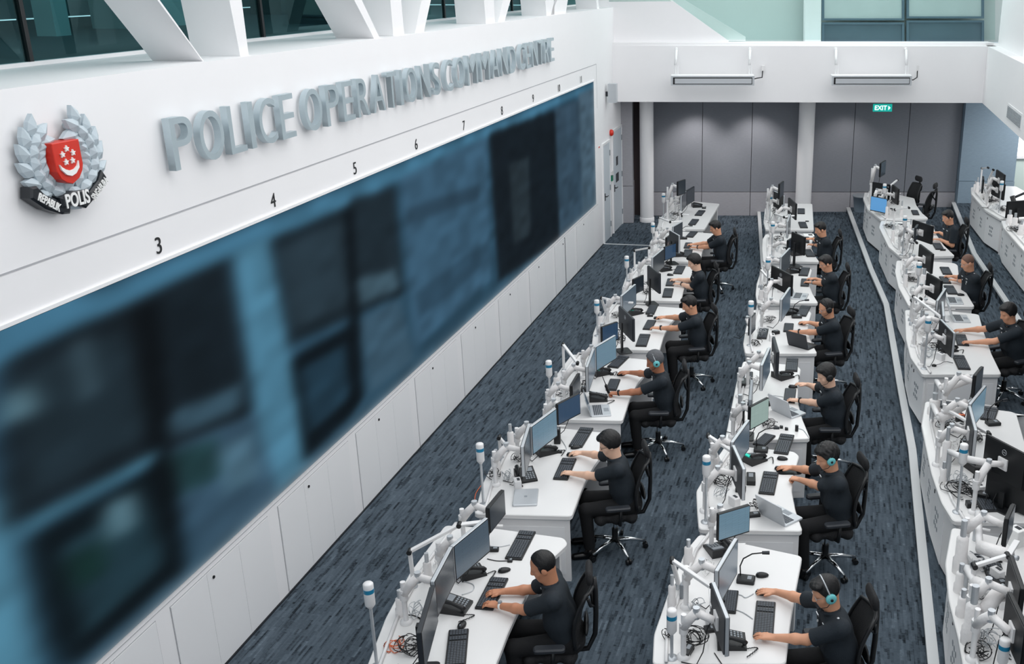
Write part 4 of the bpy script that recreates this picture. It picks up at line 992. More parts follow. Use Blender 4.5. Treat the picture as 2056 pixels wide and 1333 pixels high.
def tangle(c, rad, n, lab, row=1, mt='black', seed=1, hgt=.06):
    rn = random.Random(seed); q = at(*c, ZR[row]); m = MB()
    for i in range(n):
        a0 = rn.random() * 6.28; pts = []; x = rad * .5 * (rn.random() - .5); y = rad * .5 * (rn.random() - .5); r1 = rad * (.25 + .5 * rn.random())
        for k in range(26):
            t = k / 25; a = a0 + t * (4 + 5 * rn.random() * .2); pts.append((x + r1 * math.cos(a) * (1 - .4 * t), y + r1 * math.sin(a) * (.8 + .3 * t), .006 + hgt * abs(math.sin(a * .7 + i)) * .9))
        m.tube(pts, .0035, 5)
    ob = m.build('cable_tangle', mt); ob.location = q; return tag(ob, lab, 'cables', 'cable tangles', 'stuff')
def hub(p, lab, row=1, rz=0., mt='black', s=(.11, .07, .03), name='adapter_box', cat='box'):
    q = atd(*p, ZR[row]); th = thing(name, lab, cat, q, rz, 'small desk devices'); m = MB(); m.rbox((0, 0, s[2] / 2), s, .008); m.build('case', mt, th)
    m = MB(); m.rbox((s[0] * .15, 0, s[2] + .001), (s[0] * .4, s[1] * .5, .003), .003); m.build('label_plate', 'grey' if mt == 'black' else 'dark', th); return th
def clamp_unit(p, lab, row=1, h=.2, r=.036):
    q = atd(*p, ZR[row]); th = thing('cable_post', lab, 'post', q, 0, 'white cable posts'); m = MB(); m.lathe((0, 0, 0), [(r * 1.25, 0), (r * 1.25, h * .3), (r, h * .34), (r, h * .75), (r * .6, h * .8)], 14); m.build('sleeve_tube', 'sleeve', th)
    m = MB(); m.cyl((0, 0, h * .75), (0, 0, h * 1.15), r * .5, n=12); m.build('post_tip', 'silver', th); return th

# ================================================================== PEOPLE
import openvdb
BIG = .12
class SDF:
    def __init__(s, lo, hi, h):
        s.lo = np.array(lo, float); s.h = h; s.n = np.maximum(4, np.ceil((np.array(hi) - s.lo) / h).astype(int) + 1)
        s.a = np.full(s.n, BIG, np.float32)
    def _box(s, lo, hi, m):
        i0 = np.maximum(0, np.floor((np.array(lo) - m - s.lo) / s.h).astype(int)); i1 = np.minimum(s.n, np.ceil((np.array(hi) + m - s.lo) / s.h).astype(int) + 1)
        if (i1 <= i0).any(): return None
        ax = [s.lo[k] + s.h * np.arange(i0[k], i1[k]) for k in range(3)]
        return i0, i1, np.meshgrid(*ax, indexing='ij')
    def _put(s, i0, i1, d, k, op='add'):
        sl = tuple(slice(i0[j], i1[j]) for j in range(3)); cur = s.a[sl]
        if op == 'add':
            q = np.maximum(k - np.abs(cur - d), 0) / k; s.a[sl] = np.minimum(cur, d) - q * q * k * .25
        elif op == 'sub': s.a[sl] = np.maximum(cur, -d)
    def cap(s, a, b, ra, rb=None, k=.012, clip=None, op='add', flat=None, noise=None):
        rb = ra if rb is None else rb; a = np.array(a, float); b = np.array(b, float); rm = max(ra, rb)
        g = s._box(np.minimum(a, b) - rm, np.maximum(a, b) + rm, k + 3 * s.h)
        if g is None: return
        i0, i1, (X, Y, Z) = g; ba = b - a; L2 = max(1e-9, ba @ ba)
        px, py, pz = X - a[0], Y - a[1], Z - a[2]; t = np.clip((px * ba[0] + py * ba[1] + pz * ba[2]) / L2, 0, 1)
        dx, dy, dz = px - t * ba[0], py - t * ba[1], pz - t * ba[2]
        if flat is not None:                        # squash across direction flat (a unit vector) by a factor
            v, f = flat; q = dx * v[0] + dy * v[1] + dz * v[2]; dx, dy, dz = dx + v[0] * q * (f - 1), dy + v[1] * q * (f - 1), dz + v[2] * q * (f - 1)
        d = np.sqrt(dx * dx + dy * dy + dz * dz) - (ra + (rb - ra) * t)
        if clip is not None: p, n = clip; d = np.maximum(d, (X - p[0]) * n[0] + (Y - p[1]) * n[1] + (Z - p[2]) * n[2])
        s._put(i0, i1, d, k, op)
    def ell(s, c, r, Rm=None, k=.012, clips=(), op='add', noise=0., shell=None):
        c = np.array(c, float); r = np.array(r, float); rm = r.max(); g = s._box(c - rm, c + rm, k + 3 * s.h)
        if g is None: return
        i0, i1, (X, Y, Z) = g; x, y, z = X - c[0], Y - c[1], Z - c[2]
        if Rm is not None: x, y, z = (Rm[0][0] * x + Rm[1][0] * y + Rm[2][0] * z, Rm[0][1] * x + Rm[1][1] * y + Rm[2][1] * z, Rm[0][2] * x + Rm[1][2] * y + Rm[2][2] * z)
        k0 = np.sqrt((x / r[0]) ** 2 + (y / r[1]) ** 2 + (z / r[2]) ** 2); k1 = np.sqrt((x / r[0] ** 2) ** 2 + (y / r[1] ** 2) ** 2 + (z / r[2] ** 2) ** 2) + 1e-9
        d = k0 * (k0 - 1) / k1
        if noise: d = d + noise * (np.sin(x * 150 + 2 * np.sin(z * 60)) * np.sin(y * 140 + z * 40) + .6 * np.sin(x * 70 + y * 90 + z * 110))
        for (p, n) in clips: d = np.maximum(d, (x - p[0]) * n[0] + (y - p[1]) * n[1] + (z - p[2]) * n[2])
        s._put(i0, i1, d, k, op)
    def mesh(s, name, mt, parent):
        s.a[0] = s.a[-1] = BIG; s.a[:, 0] = s.a[:, -1] = BIG; s.a[:, :, 0] = s.a[:, :, -1] = BIG
        g = openvdb.FloatGrid(BIG); g.copyFromArray(s.a); p, q = g.convertToQuads(isovalue=0.0)
        p = (np.array(p) * s.h + s.lo).astype(np.float32); q = np.array(q, dtype=np.int32)[:, ::-1]
        # keep the one big connected piece
        me = bpy.data.meshes.new(name); me.vertices.add(len(p)); me.vertices.foreach_set('co', p.ravel()); me.loops.add(q.size); me.loops.foreach_set('vertex_index', np.ascontiguousarray(q).ravel())
        me.polygons.add(len(q)); me.polygons.foreach_set('loop_start', np.arange(0, q.size, 4, dtype=np.int32)); me.polygons.foreach_set('loop_total', np.full(len(q), 4, dtype=np.int32))
        me.polygons.foreach_set('use_smooth', np.ones(len(q), bool)); me.materials.append(M[mt]); me.update(calc_edges=True)
        a = np.array(p[q[:, 0]]); b = p[q[:, 1]]; c = p[q[:, 2]]; vol = np.einsum('ij,ij->i', a, np.cross(b, c)).sum()
        if vol < 0: me.flip_normals()
        o = bpy.data.objects.new(name, me); COL.objects.link(o); o.parent = parent; return o

def person(head, hands, lab, row=1, skin=0, hair='short', h=.006, headset=None, glasses=False, watch=None, medals=0, yaw=0., hyaw=0., pitch=22, lean=None, size=1.0, fingers='type', hold=None, face=None):
    """head: pixel of the head middle. hands: pixels of the (person's right, left) hand on the desk."""
    zf = ZF[row]; zd = ZR[row]; HC = at(*head, zf + 1.22 * size); H = [at(*p, zd + .03) for p in hands]
    if face is None: fa = R({1: 186, 2: 190, 3: 190}[row] + yaw)
    else: fa = R(face)
    lean = 14 if lean is None else lean; ln = R(lean)
    fwd = Vector((math.cos(fa), math.sin(fa), 0)); off = (.50 * math.sin(ln) + .075) * size
    base = Vector((HC.x, HC.y, zf)) - fwd * off
    th = thing('person', lab, 'person', base, fa, 'officers in black uniform at the consoles')
    Ri = Matrix.Rotation(-fa, 3, 'Z'); loc = lambda p: Ri @ (Vector(p) - base)
    V = Vector; s_ = size
    pel = V((0, 0, .575)); up = V((math.sin(ln), 0, math.cos(ln))); N = pel + up * .495 * s_; C = pel + up * .33 * s_
    hc = loc(V((HC.x, HC.y, zf + 1.22 * s_))); hc = V((N.x + .055, 0, N.z + .148 * s_))
    Rh = Matrix.Rotation(R(hyaw), 3, 'Z') @ Matrix.Rotation(R(pitch), 3, 'Y'); hp = lambda x, y, z: hc + Rh @ (V((x, y, z)) * s_)
    RA = [[Rh[i][j] for j in range(3)] for i in range(3)]
    arms = []
    for i, sg in ((0, -1), (1, 1)):                 # right hand is at -y
        Sh = pel + up * .435 * s_ + V((.0, sg * .185 * s_, 0)); hd = loc(H[i]); d = V((hd.x - Sh.x, hd.y - Sh.y, 0)); f = V((math.cos(R(sg * -12)), math.sin(R(sg * -12)), 0)); 
        f = (f + d.normalized() * .8).normalized(); wr = hd - f * .085; wr.z = hd.z + .018; v = wr - Sh; L1, L2 = .285 * s_, .255 * s_; D = v.length
        if D > (L1 + L2) * .985: k = D / ((L1 + L2) * .985); L1 *= min(k, 1.12); L2 *= min(k, 1.12)
        if D > (L1 + L2) * .99: wr = Sh + v.normalized() * (L1 + L2) * .99; v = wr - Sh; D = v.length
        a = (L1 * L1 - L2 * L2 + D * D) / (2 * D); hh = math.sqrt(max(0, L1 * L1 - a * a)); pole = V((-.35, sg * .55, -.9)); u = v.normalized(); pole = (pole - u * pole.dot(u)).normalized()
        El = Sh + u * a + pole * hh; 
        arms.append((Sh, El, wr, f, sg))
    lo = (-.36, -.52, .0); hi = (.86, .52, 1.42)
    xs = [a[2].x for a in arms] + [a[2].x + .2 for a in arms]; ys = [p.y for a in arms for p in (a[1], a[2])]
    hi = (max(max(xs) + .06, .62), max(.32, max(ys) + .12), hc.z + .22); lo = (-.30, min(-.32, min(ys) - .12), .0)
    # ---- skin: one continuous figure
    B = SDF((lo[0], lo[1], .0), hi, h)
    B.ell(hp(-.012, 0, .028), (.098 * s_, .077 * s_, .098 * s_), RA, .01); B.ell(hp(.022, 0, -.045), (.072 * s_, .060 * s_, .082 * s_), RA, .03)
    B.cap(hp(.052, -.012, -.098), hp(.052, .012, -.098), .024 * s_, k=.03); B.cap(hp(.062, -.03, .022), hp(.062, .03, .022), .020, k=.02)
    B.cap(hp(.088, 0, .012), hp(.106, 0, -.028), .009, .0125, k=.012); B.cap(hp(.098, -.011, -.032), hp(.098, .011, -.032), .008, k=.008)
    B.cap(hp(.080, -.016, -.062), hp(.080, .016, -.062), .0085, k=.008)
    for sg in (-1, 1):
        B.ell(hp(-.008, sg * .077, -.012), (.022, .010, .032), RA, .008); B.ell(hp(.068, sg * .033, .0), (.014, .018, .012), RA, .004, op='sub'); B.ell(hp(.065, sg * .031, .0), (.014, .016, .012), RA, .006); B.cap(hp(.045, sg * .045, -.03), hp(.05, sg * .035, -.045), .022, k=.02)
    nb = pel + up * .455 * s_
    B.cap(nb, hp(-.028, 0, -.05), .064, .056, k=.035)
    B.cap(nb - up * .06 - V((0, .08, 0)), nb - up * .06 + V((0, .08, 0)), .04, k=.01); B.cap(pel, nb - up * .10, .085, .07, k=.02)
    for (Sh, El, wr, f, sg) in arms:
        B.cap(nb - up * .06, Sh, .045, .044, k=.015); B.cap(Sh, El, .048, .041, k=.02); B.cap(El, El.lerp(wr, .35), .040, .041, k=.02); B.cap(El.lerp(wr, .35), wr, .040, .026, k=.02, flat=None)
    for sg in (-1, 1):
        B.cap(pel + V((0, sg * .07, -.03)), V((.42, sg * .13, .535)), .07, .05, k=.03); B.cap(V((.42, sg * .13, .535)), V((.40, sg * .14, .09)), .05, .035, k=.02)
    # ---- hands
    for ai, (Sh, El, wr, f, sg) in enumerate(arms):
        side = V((-f.y, f.x, 0)) * sg                # away from the thumb (outer side)
        upz = V((0, 0, 1)); kn = wr + f * .082 - upz * .002
        for q, wd in ((-.027, .0125), (-.009, .0135), (.009, .0135), (.026, .012)):
            B.cap(wr + side * q * .55, kn + side * q, .0155, wd, k=.012)
        mode = fingers if isinstance(fingers, str) else fingers[ai]
        fist = mode == 'fist'
        for fi, q in enumerate((-.028, -.0095, .0095, .028)):
            Lf = (.070, .078, .073, .058)[fi] * s_; b0 = kn + side * q; sp = (f + side * q * (5 if not fist else 0)).normalized(); rr = (.0092, .0095, .0090, .0080)[fi]
            dr = (-.2, -.75, -1.3) if mode == 'type' else (-.05, -.45, -.8) if mode == 'flat' else (-.9, -2.2, -3.0); p = b0
            lift = .006 * ((fi * 7 + ai) % 3) / 2
            for j, (ln_, an) in enumerate(zip((.45, .32, .25), dr)):
                an *= .75 if not fist else 1; nx = p + (sp * math.cos(an) + upz * math.sin(an)) * Lf * ln_ + upz * (lift if j == 0 else 0); B.cap(p, nx, rr * (1 - .08 * j), rr * (1 - .08 * (j + 1)), k=.004); p = nx
        tb = wr + f * .028 - side * .020; t1 = tb + f * .030 - side * .026 - upz * .006; t2 = t1 + f * .032 - side * .006 - upz * .006
        B.cap(wr + f * .01 - side * .008, tb, .016, .0135, k=.01); B.cap(tb, t1, .0125, .0108, k=.006); B.cap(t1, t2, .0105, .009, k=.004)
    B.mesh('body', 'skin%d' % skin, th)
    # ---- shirt
    hs = max(h, .006)
    S = SDF((lo[0], lo[1], .42), (hi[0], hi[1], N.z + .12), hs)
    for sg in (-1, 1):
        S.cap(pel + V((.01, sg * .055, -.02)), pel + up * .18 + V((.015, sg * .06, 0)), .125, .122, k=.04)
        S.cap(pel + up * .18 + V((.01, sg * .06, 0)), pel + up * .36 + V((0, sg * .085, 0)), .122, .108, k=.05)
        S.cap(nb - up * .05 + V((-.01, 0, 0)), pel + up * .425 + V((0, sg * .16, 0)), .085, .070, k=.04)
    for (Sh, El, wr, f, sg) in arms:
        e = Sh.lerp(El, .82); n = (El - Sh).normalized(); S.cap(Sh, e + n * .02, .066, .064, k=.03, clip=(e, n))
        S.cap(e - n * .004, e + n * .0, .0665, .0665, k=.004, clip=(e, n))
    # collar
    for i in range(16):
        a = i * math.pi / 8; 
        if abs(a - 0) < .3 or a > 6: continue
        c = nb + up * .035 + V((.012, 0, 0)); q0 = c + V((.066 * math.cos(a), .066 * math.sin(a), .012 * -math.cos(a))); q1 = c + V((.066 * math.cos(a + math.pi / 8), .066 * math.sin(a + math.pi / 8), .012 * -math.cos(a + .39)))
        S.cap(q0, q1, .013, k=.008)
    S.ell(nb + up * .07 + V((.02, 0, 0)), (.052, .05, .06), None, .01, op='sub')
    # folds
    S.cap(pel + up * .12 + V((.13, -.1, 0)), pel + up * .14 + V((.13, .1, 0)), .012, k=.03)
    sh = S.mesh('shirt', 'shirt', th)
    # placket and name tag, badges
    m = MB(); fr = pel + up * .36 + V((.118, 0, 0))
    m.box(pel + up * .40 + V((.103, .075, 0)), (.006, .055, .014), rm=Matrix.Rotation(ln, 3, 'Y')); m.box(pel + up * .40 + V((.103, -.075, 0)), (.006, .05, .014), rm=Matrix.Rotation(ln, 3, 'Y')); m.build('name_tag', 'silver', sh)
    if medals > 0:
        for i in range(medals):
            yy = (-1, 1, 1, -1, 1)[i] * (.055 + .03 * (i % 2)); zz = .35 - .04 * (i // 2); m = MB(); c = pel + up * zz + V((.113, yy, 0)); m.cyl(c, c + V((.008, 0, .001)), .016 if i == 1 else .010, n=12); m.build('badge', 'silver', sh)
        for sg in (-1, 1) if medals > 2 else ():
            m = MB(); c = pel + up * .495 + V((0, sg * .15, .0)); m.ell(c + V((0, 0, .012)), (.012, .012, .006), n=8); m.ell(c + V((0, sg * .03, .002)), (.010, .010, .006), n=8); m.build('shoulder_insignia', 'silver', sh)
    # ---- trousers
    T = SDF((lo[0], -.34, .06), (.62, .34, .78), hs)
    T.cap(pel + V((-.02, -.06, -.02)), pel + V((-.02, .06, -.02)), .128, k=.04)
    for sg in (-1, 1):
        kn = V((.43, sg * .13, .545)); an = V((.40, sg * .14, .12)); T.cap(pel + V((.0, sg * .08, -.035)), kn, .095, .070, k=.03); T.cap(kn, an, .070, .056, k=.02, clip=(an, V((0, 0, -1))))
    T.mesh('trousers', 'trouser', th)
    for sg in (-1, 1):
        m = SDF((.28, min(sg * .05, sg * .24), -.01), (.66, max(sg * .05, sg * .24), .16), .007)
        m.cap(V((.36, sg * .14, .045)), V((.40, sg * .14, .08)), .04, .045, k=.02); m.cap(V((.38, sg * .14, .04)), V((.56, sg * .15, .032)), .04, .034, k=.03, clip=(V((0, 0, .004)), V((0, 0, -1)))); m.mesh('shoe', 'shoe', th)
    # ---- hair, brows, eyes, mouth
    Hh = SDF(hc - V((.17, .17, .18)), hc + V((.17, .17, .19)), .005)
    if hair != 'shaved':
        vol = {'short': 1.0, 'full': 1.12, 'receding': .97, 'grey': 1.04, 'curly': 1.15}[hair]; rx, ry, rz_ = .106 * vol, .086 * vol, .106 * vol
        cut = [((.052 if hair != 'receding' else .02, 0, .028), (.80, 0, -.60)), ((-.05, 0, -.055), (.45, 0, -.9))]
        Hh.ell(hp(-.016, 0, .034), (rx * s_, ry * s_, rz_ * s_), RA, .006, clips=[((.066 if hair != 'receding' else .04, 0, .02), (.86, 0, -.50)), ((-.02, 0, -.072), (.34, 0, -.94))], noise=.0009 if hair != 'curly' else .003)
        if hair in ('full', 'short', 'curly'): Hh.ell(hp(.04, .01, .098), (.058, .066, .032 * vol), RA, .015, noise=.002)
        for sg in (-1, 1): Hh.cap(hp(.012, sg * .073, .03), hp(.012, sg * .075, -.012), .012, .008, k=.01)
    else:
        Hh.ell(hp(-.014, 0, .030), (.1005 * s_, .0795 * s_, .1005 * s_), RA, .004, clips=[((.06, 0, .02), (.86, 0, -.5)), ((-.02, 0, -.04), (.3, 0, -.95))])
    for sg in (-1, 1): Hh.cap(hp(.082, sg * .016, .024), hp(.074, sg * .046, .022), .005, .004, k=.002)
    Hh.mesh('hair', {'shaved': 'stubble', 'grey': 'hairgrey'}.get(hair, 'hair'), th)
    for sg in (-1, 1): m = MB(); m.ell(hp(.0735, sg * .031, .002), (.0075, .012, .0055), n=10, rm=Rh); m.build('eye', 'eye', th)
    m = MB(); m.tube([hp(.0865, -.022, -.063), hp(.090, 0, -.061), hp(.0865, .022, -.063)], .0035, 6); m.build('mouth', 'lip', th)
    if glasses:
        m = MB()
        for sg in (-1, 1):
            m.tube([hp(.090, sg * .033 + .021 * math.cos(a * math.pi / 8), .0 + .016 * math.sin(a * math.pi / 8)) for a in range(16)], .0018, 5, close=True); m.tube([hp(.088, sg * .052, .006), hp(.0, sg * .082, .004), hp(-.02, sg * .082, -.01)], .0018, 5)
        m.tube([hp(.092, -.012, .004), hp(.094, .012, .004)], .0018, 5); m.build('glasses', 'dark' if skin else 'silver', th)
    if headset:
        hs_ = bpy.data.objects.new('headset', None); COL.objects.link(hs_); hs_.parent = th
        m = MB(); m.tube([hp(-.012, .097 * math.cos(a * math.pi / 14), -.01 + .148 * math.sin(a * math.pi / 14)) for a in range(15)], .006, 6); m.build('headband', 'silver' if headset == 'cup' else 'black', hs_)
        for sg in (-1, 1):
            c = hp(-.010, sg * .088, -.012); n = Rh @ V((0, sg, 0)); m = MB(); m.lathe(c - n * .008, [(.028, 0), (.041, .006), (.041, .02), (.034, .028), (.02, .031)], 18, axis=n); m.build('ear_cup', headset, hs_)
            m = MB(); m.lathe(c + n * .024, [(.012, 0), (.010, .006)], 12, axis=n); m.build('cup_badge', 'black', hs_)
        m = MB(); m.tube([hp(-.01, .095, -.03), hp(.04, .098, -.06), hp(.095, .06, -.072)], .003, 5); m.ell(hp(.102, .052, -.072), (.011, .009, .009), n=8); m.build('microphone_boom', 'black', hs_)
    if watch:
        Sh, El, wr, f, sg = arms[watch[0]]; c = El.lerp(wr, .93); ax = (wr - El).normalized(); q = rot_to(ax); m = MB(); m.lathe(c - ax * .011, [(.0285, 0), (.033, .003), (.033, .019), (.0285, .022)], 16, axis=ax); w = m.build('watch', watch[1], th)
        z_ = V((0, 0, 1)); n = (z_ - ax * z_.dot(ax)).normalized(); m = MB(); m.cyl(c + n * .028, c + n * .040, .018, n=14); m.build('watch_face', 'grey' if watch[1] == 'paper' else 'dark', w)
    return th, base, fa, arms

# ================================================================== CHAIRS
def chair_proto():
    th = thing('office_chair', 'x', 'chair')
    m = SDF((-.30, -.30, .38), (.32, .30, .52), .008); m.cap((-.16, -.13, .45), (.17, -.13, .445), .055, .05, k=.05, flat=((0, 0, 1), 1.3)); m.cap((-.16, .13, .45), (.17, .13, .445), .055, .05, k=.05, flat=((0, 0, 1), 1.3)); m.cap((-.17, 0, .44), (.19, 0, .435), .06, .05, k=.06)
    for x in (-.15, 0, .16): m.cap((x, -.18, .445), (x, .18, .445), .045, k=.05)
    m.mesh('seat', 'chairfab', th)
    # curved mesh backrest in a frame
    m = MB(); nu, nv = 9, 10; vs = []
    def bp(u, v):                                   # u across -1..1, v up 0..1
        z = .56 + .46 * v; x = -.25 - .10 * v + .05 * math.sin(v * 3.0) + .055 * u * u; return (x, .205 * u * (1 - .18 * v * v), z)
    for j in range(nv + 1):
        for i in range(nu + 1): vs.append(bp(-1 + 2 * i / nu, j / nv))
    k = len(vs); vs += [(x - .012, y, z) for x, y, z in vs]; fs = []
    for j in range(nv):
        for i in range(nu): a = j * (nu + 1) + i; fs.append([a, a + 1, a + nu + 2, a + nu + 1]); fs.append([k + a, k + a + nu + 1, k + a + nu + 2, k + a + 1])
    m.add(vs, fs, 0, True); b = m.build('backrest', 'chairfab', th)
    m = MB(); rim = [bp(-1 + 2 * i / 8, 0) for i in range(9)] + [bp(1, i / 8) for i in range(1, 9)] + [bp(1 - 2 * i / 8, 1) for i in range(1, 9)] + [bp(-1, 1 - i / 8) for i in range(1, 8)]; m.tube([(x - .006, y, z) for x, y, z in rim], .017, 8, close=True); m.build('back_frame', 'black', b)
    m = MB(); m.tube([(-.10, 0, .40), (-.30, 0, .42), (-.36, 0, .56), (-.37, 0, .75), (-.37, 0, .96), (-.36, 0, 1.08)], .022, 8); m.tube([(-.35, 0, .82), (-.33, .12, .90), (-.31, .17, 1.0)], .014, 6); m.tube([(-.35, 0, .82), (-.33, -.12, .90), (-.31, -.17, 1.0)], .014, 6); m.build('back_spine', 'black', th)
    m = MB(); m.ell((-.29, 0, .66), (.022, .16, .06), n=14); m.build('lumbar_support', 'black', b)
    m = SDF((-.42, -.20, 1.02), (-.22, .20, 1.24), .007); m.cap((-.325, -.085, 1.12), (-.325, .085, 1.12), .050, k=.03, flat=((1, 0, 0), 1.8)); m.cap((-.32, -.08, 1.15), (-.32, .08, 1.15), .042, k=.03, flat=((1, 0, 0), 1.8)); m.mesh('headrest', 'chairfab', th)
    for s in (-1, 1):
        m = MB(); m.tube([(-.02, s * .20, .42), (-.02, s * .275, .44), (-.03, s * .285, .62)], .018, 8); a = m.build('armrest', 'black', th); m = MB(); m.rbox((.0, s * .285, .635), (.25, .085, .032), .03, ch=.012); m.build('arm_pad', 'dark', a)
    m = MB(); m.cyl((0, 0, .12), (0, 0, .26), .032, n=14); m.build('gas_column', 'black', th); m = MB(); m.cyl((0, 0, .25), (0, 0, .38), .018, n=12, mi=0); m.build('piston', 'chrome', th); m = MB(); m.rbox((0, 0, .385), (.2, .16, .05), .02); m.build('tilt_mechanism', 'black', th)
    for i in range(5):
        a = R(36 + 72 * i); c, s = math.cos(a), math.sin(a)
        m = MB(); m.tube([(.02 * c, .02 * s, .125), (.16 * c, .16 * s, .115), (.31 * c, .31 * s, .078)], .02, 8, rs=[.026, .021, .014]); l = m.build('base_arm', 'chrome', th)
        m = MB(); x, y = .315 * c, .315 * s; n = (-s * .016, c * .016); m.cyl((x - n[0] * 1.6, y - n[1] * 1.6, .028), (x - n[0] * .3, y - n[1] * .3, .028), .028, n=14); m.cyl((x + n[0] * .3, y + n[1] * .3, .028), (x + n[0] * 1.6, y + n[1] * 1.6, .028), .028, n=14); m.cyl((x, y, .045), (x, y, .08), .009, n=8); m.build('caster', 'black', l)
    return Proto(th)
CH = chair_proto()
def chair(base, rz, lab, fw=.135): return CH.put(Vector(base) + Vector((math.cos(rz), math.sin(rz), 0)) * fw, rz, lab, 'black office chairs')

# ================================================================== WHO SITS WHERE
PEOPLE = [
 # head px, (right hand px, left hand px), label, row, skin, hair, kwargs, chair offset angle
 ((1084, 1133), ((990, 1192), (983, 1216)), 'officer with short dark hair and white wristwatch typing at nearest left-row desk', 1, 2, 'receding', dict(watch=(1, 'paper'), h=.005, yaw=-2), 0, 'behind the man with the white wristwatch'),
 ((1219, 888), ((1150, 911), (1133, 952)), 'officer with thick black hair and glasses, hand on mouse, second-nearest left-row desk', 1, 1, 'full', dict(glasses=True, h=.005, medals=1), 4, 'behind the officer with thick black hair and glasses'),
 ((1311, 722), ((1247, 750), (1224, 792)), 'grey-haired officer with turquoise headphones holding a radio, left row', 1, 3, 'grey', dict(headset='cup', watch=(1, 'black'), h=.0055, fingers=('flat', 'fist')), -4, 'behind the grey-haired officer with a radio'),
 ((1381, 609), ((1320, 639), (1302, 662)), 'black-haired officer reaching for the mouse at fourth-nearest left-row desk', 1, 0, 'short', dict(watch=(1, 'black'), h=.006, medals=1), 6, 'behind the officer at the fourth-nearest left-row desk'),
 ((1391, 524), ((1352, 563), (1358, 571)), 'pale officer with bowl-cut black hair typing at fifth-nearest left-row desk', 1, 1, 'full', dict(watch=(1, 'black'), h=.006), 0, 'behind the pale officer with bowl-cut hair'),
 ((1434, 455), ((1386, 492), (1391, 498)), 'farthest officer of the left row, typing with sleek black hair', 1, 0, 'short', dict(watch=(1, 'black'), h=.0065, medals=1), -8, 'behind the farthest officer of the left row'),
 ((1652, 1184), ((1537, 1190), (1532, 1281)), 'officer with glasses, medals and turquoise headphones at nearest middle-row desk', 2, 0, 'short', dict(headset='cup', glasses=True, h=.005, medals=3, fingers=('flat', 'flat')), -6, 'behind the officer with medals, nearest in the middle row'),
 ((1656, 914), ((1574, 941), (1584, 962)), 'officer with tousled hair and turquoise headphones, fist raised, second middle-row desk', 2, 0, 'curly', dict(headset='cup', h=.005, medals=1, fingers=('flat', 'fist')), 0, 'behind the officer with tousled hair and turquoise headphones'),
 ((1655, 750), ((1608, 773), (1590, 805)), 'officer with black headphones over bowl-cut hair, third-nearest middle-row desk', 2, 1, 'full', dict(headset='black', watch=(1, 'black'), h=.0055, fingers=('flat', 'type')), -10, 'behind the officer with black headphones and bowl-cut hair'),
 ((1656, 616), ((1614, 649), (1588, 668)), 'officer with greying temples, glasses and black headset, fourth middle-row desk', 2, 0, 'receding', dict(headset='black', glasses=True, watch=(1, 'black'), h=.006, fingers=('flat', 'flat')), 0, 'behind the officer with the black boom headset'),
 ((1655, 526), ((1627, 561), (1621, 568)), 'slim officer with glasses typing at fifth-nearest middle-row desk', 2, 0, 'short', dict(glasses=True, watch=(1, 'grey'), h=.006, medals=1), -12, 'behind the slim officer at the fifth middle-row desk'),
 ((1645, 458), ((1619, 481), (1624, 493)), 'farthest officer of the middle row, leaning at the keyboard', 2, 0, 'short', dict(watch=(1, 'black'), h=.0065, medals=1), -14, 'pushed back behind the farthest middle-row officer'),
 ((2021, 626), ((1925, 665), (1941, 689)), 'officer with many badges, arm stretched out, nearest in the right row', 3, 0, 'full', dict(h=.0055, medals=5, fingers=('flat', 'type')), 14, 'behind the officer with many badges, right row'),
 ((1940, 525), ((1903, 556), (1911, 564)), 'officer with shaved head and glasses typing in the right row', 3, 0, 'shaved', dict(glasses=True, watch=(1, 'grey'), h=.006, medals=3), -20, 'behind the officer with the shaved head'),
 ((1901, 434), ((1877, 468), (1878, 482)), 'farthest officer of the right row, with glasses and short hair', 3, 0, 'short', dict(glasses=True, h=.0065), -14, 'behind the farthest officer of the right row'),
]
for hd, hn, lab, row, sk, hr, kw, ca, cl in PEOPLE:
    th, base, fa, arms = person(hd, hn, lab, row, sk, hr, **kw)
    chair(base, fa + R(ca), 'black mesh office chair with headrest ' + cl)
# radio held by the grey-haired officer
q = at(1221, 785, .79); th = thing('walkie_talkie', 'black walkie-talkie held up in the grey-haired officer\'s left hand', 'radio', q, 0); m = MB(Matrix.Rotation(R(-20), 4, 'Y')); m.rbox((0, 0, .03), (.03, .055, .11), .008); m.build('radio_body', 'black', th); m = MB(Matrix.Rotation(R(-20), 4, 'Y')); m.cyl((0, .015, .08), (0, .015, .20), .006, .004); m.build('antenna', 'black', th)
# empty chairs at the far end of the right row
for p, rz, l in (((1852, 452), 150, 'empty black office chair turned away at the far end of the right row'), ((1822, 438), 200, 'empty black office chair tucked between the far right-row desk and the wall')):
    q = at(p[0], p[1] + 22, Z3); chair(q, R(rz), l)

# ================================================================== WHAT STANDS ON THE DESKS
def Zp(k, *pts): r = [zp(k, *p) for p in pts]; return r if len(r) > 1 else r[0]
NL = {1: 'nearest left-row desk', 2: 'second-nearest left-row desk', 3: 'third-nearest left-row desk', 4: 'fourth-nearest left-row desk', 5: 'fifth-nearest left-row desk', 6: 'sixth-nearest left-row desk', 7: 'farthest left-row desk'}
NM = {k: v.replace('left', 'middle') for k, v in NL.items()}
def mon(k, TL, TR, lab, **kw): a, b = Zp(k, TL, TR); return monitor(a, b, lab, **kw)
